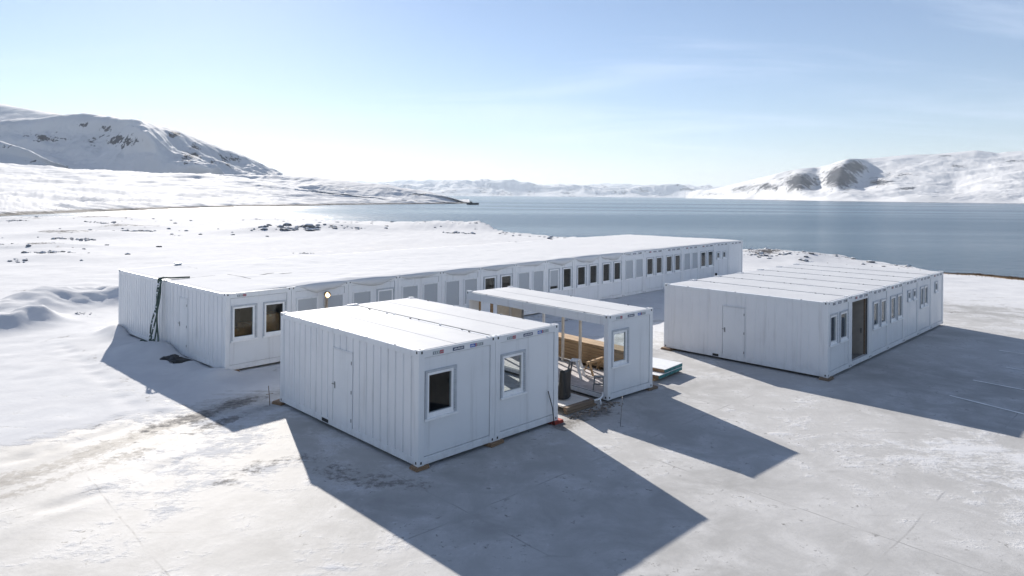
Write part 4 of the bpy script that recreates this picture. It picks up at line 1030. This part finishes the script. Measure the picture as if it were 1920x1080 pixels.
o = MB().tube([(0, 0, 0), (0, 0, .42)], .05, BLACK, 10).tube([(0, 0, .42), (0, 0, .6)], .085, BLACK, 10).tube([(-.02, -.1, .3), (.1, -.05, .3)], .05, BLACK, 8).build('standpipe', None, local('D', 38.3, -.35, .05)); o.rotation_euler = (0, 0, rz('D'))
tag(o, 'small black standpipe at the foot of the long building near its right end', 'standpipe')
# boat off the headland
bx, by = gnd(886, 383.7, SEA)
t = thing('boat', 'small dark boat with a low cabin lying off the tip of the headland', 'boat', (bx, by, SEA), 0)
HUL = simple('dark_hull_paint', (.055, .07, .08), .5, .2, .5)
hv = []; 
for x, w_ in ((-8, 2.0), (-7.4, 2.4), (5, 2.4), (7, 1.5), (8.6, .15)):
    for z, k in ((-.6, .7), (1.0, .95), (2.5, 1.0)): hv += [(x*(1-.02*(2.5-z)), -w_*k, z), (x*(1-.02*(2.5-z)), w_*k, z)]
b = MB(); fs = []
for i in range(4):
    o_ = i*6; n_ = o_+6
    fs += [(o_, n_, n_+2, o_+2), (o_+2, n_+2, n_+4, o_+4), (o_+1, o_+3, n_+3, n_+1), (o_+3, o_+5, n_+5, n_+3), (o_+4, n_+4, n_+5, o_+5)]
fs += [(0, 2, 3, 1), (2, 4, 5, 3), (24, 25, 27, 26), (26, 27, 29, 28)]
b.add(hv, fs, HUL); b.build('hull', t)
MB().box(-3.6, -.4, -1.5, 1.5, 2.5, 3.7, HUL).box(-3.8, -.2, -1.7, 1.7, 3.7, 3.85, HUL).build('cabin', t)
MB().tube([(-2.2, 0, 3.8), (-2.2, 0, 5.0)], .35, HUL, 8).build('funnel', t)

# ------------------------------------------------------------------ sun, sky, haze
SUN_AZ, SUN_EL = R(-24.8), R(24.0)
sd = Vector((math.sin(SUN_AZ)*math.cos(SUN_EL), math.cos(SUN_AZ)*math.cos(SUN_EL), math.sin(SUN_EL)))
ld = bpy.data.lights.new('sun', 'SUN'); ld.energy = 5.0; ld.angle = R(.53); ld.color = (1, .935, .85)
lo = bpy.data.objects.new('sun', ld); COL.objects.link(lo); lo.rotation_euler = sd.to_track_quat('Z', 'Y').to_euler(); lo.location = (0, 0, 60)
w = bpy.data.worlds.new('World'); sc.world = w; w.use_nodes = True; nt = w.node_tree
bg = nt.nodes['Background']
sky = N(nt, 'ShaderNodeTexSky', sky_type='NISHITA', sun_disc=False, sun_elevation=SUN_EL, sun_rotation=SUN_AZ, altitude=0, air_density=1.0, dust_density=0.12, ozone_density=1.6)
tc = N(nt, 'ShaderNodeTexCoord'); sp = N(nt, 'ShaderNodeSeparateXYZ'); nt.links.new(tc.outputs['Generated'], sp.inputs[0])
zz = math_(nt, 'ADD', math_(nt, 'MAXIMUM', sp.outputs['Z'], 0.0), .09)
cx = math_(nt, 'DIVIDE', sp.outputs['X'], zz); cy = math_(nt, 'DIVIDE', sp.outputs['Y'], zz)
cb = N(nt, 'ShaderNodeCombineXYZ'); nt.links.new(cx, cb.inputs[0]); nt.links.new(cy, cb.inputs[1])
mp = N(nt, 'ShaderNodeMapping'); nt.links.new(cb.outputs[0], mp.inputs['Vector']); mp.inputs['Rotation'].default_value = (0, 0, R(28)); mp.inputs['Scale'].default_value = (.22, .75, 1)
c1 = noise(nt, 1.0, 8, .6, mp.outputs[0], .9)
cl = math_(nt, 'ADD', math_(nt, 'MULTIPLY', smooth(nt, c1, .47, .78), .36), .09)
mx = mixc(nt, cl, sky.outputs[0], (11.6, 11.9, 12.2))
band = math_(nt, 'MULTIPLY', math_(nt, 'POWER', 2.718, math_(nt, 'MULTIPLY', math_(nt, 'MAXIMUM', sp.outputs['Z'], 0.), -15.)), .22)
mx = mixc(nt, band, mx, (13.0, 12.9, 13.0))
tint = N(nt, 'ShaderNodeMix', data_type='RGBA', blend_type='MULTIPLY'); tint.inputs[0].default_value = 1; nt.links.new(mx, tint.inputs[6]); tint.inputs[7].default_value = (.87, .935, 1.08, 1)
nt.links.new(tint.outputs[2], bg.inputs['Color']); bg.inputs['Strength'].default_value = .058
sc.view_settings.view_transform = 'Standard'; sc.view_settings.look = 'None'; sc.view_settings.gamma = 1; sc.view_settings.exposure = 0.82
HAZE = True
if HAZE:
    o = MB(); m = bpy.data.materials.new('haze_air'); m.use_nodes = True; nt = m.node_tree
    for n in list(nt.nodes): nt.nodes.remove(n)
    out = N(nt, 'ShaderNodeOutputMaterial'); v = N(nt, 'ShaderNodeVolumePrincipled')
    v.inputs['Color'].default_value = (.78, .88, 1, 1); v.inputs['Density'].default_value = 4.0e-5; v.inputs['Anisotropy'].default_value = .2
    nt.links.new(v.outputs[0], out.inputs['Volume'])
    o.box(-30000, 30000, -1500, 31000, -9.6, 760, m); tag(o.build('haze'), kind='stuff')
sc.render.engine = 'CYCLES'
sc.cycles.use_denoising = True
sc.cycles.max_bounces = 8; sc.cycles.transparent_max_bounces = 12; sc.cycles.volume_bounces = 0; sc.cycles.caustics_reflective = False; sc.cycles.caustics_refractive = False
sc.cycles.sample_clamp_indirect = 8
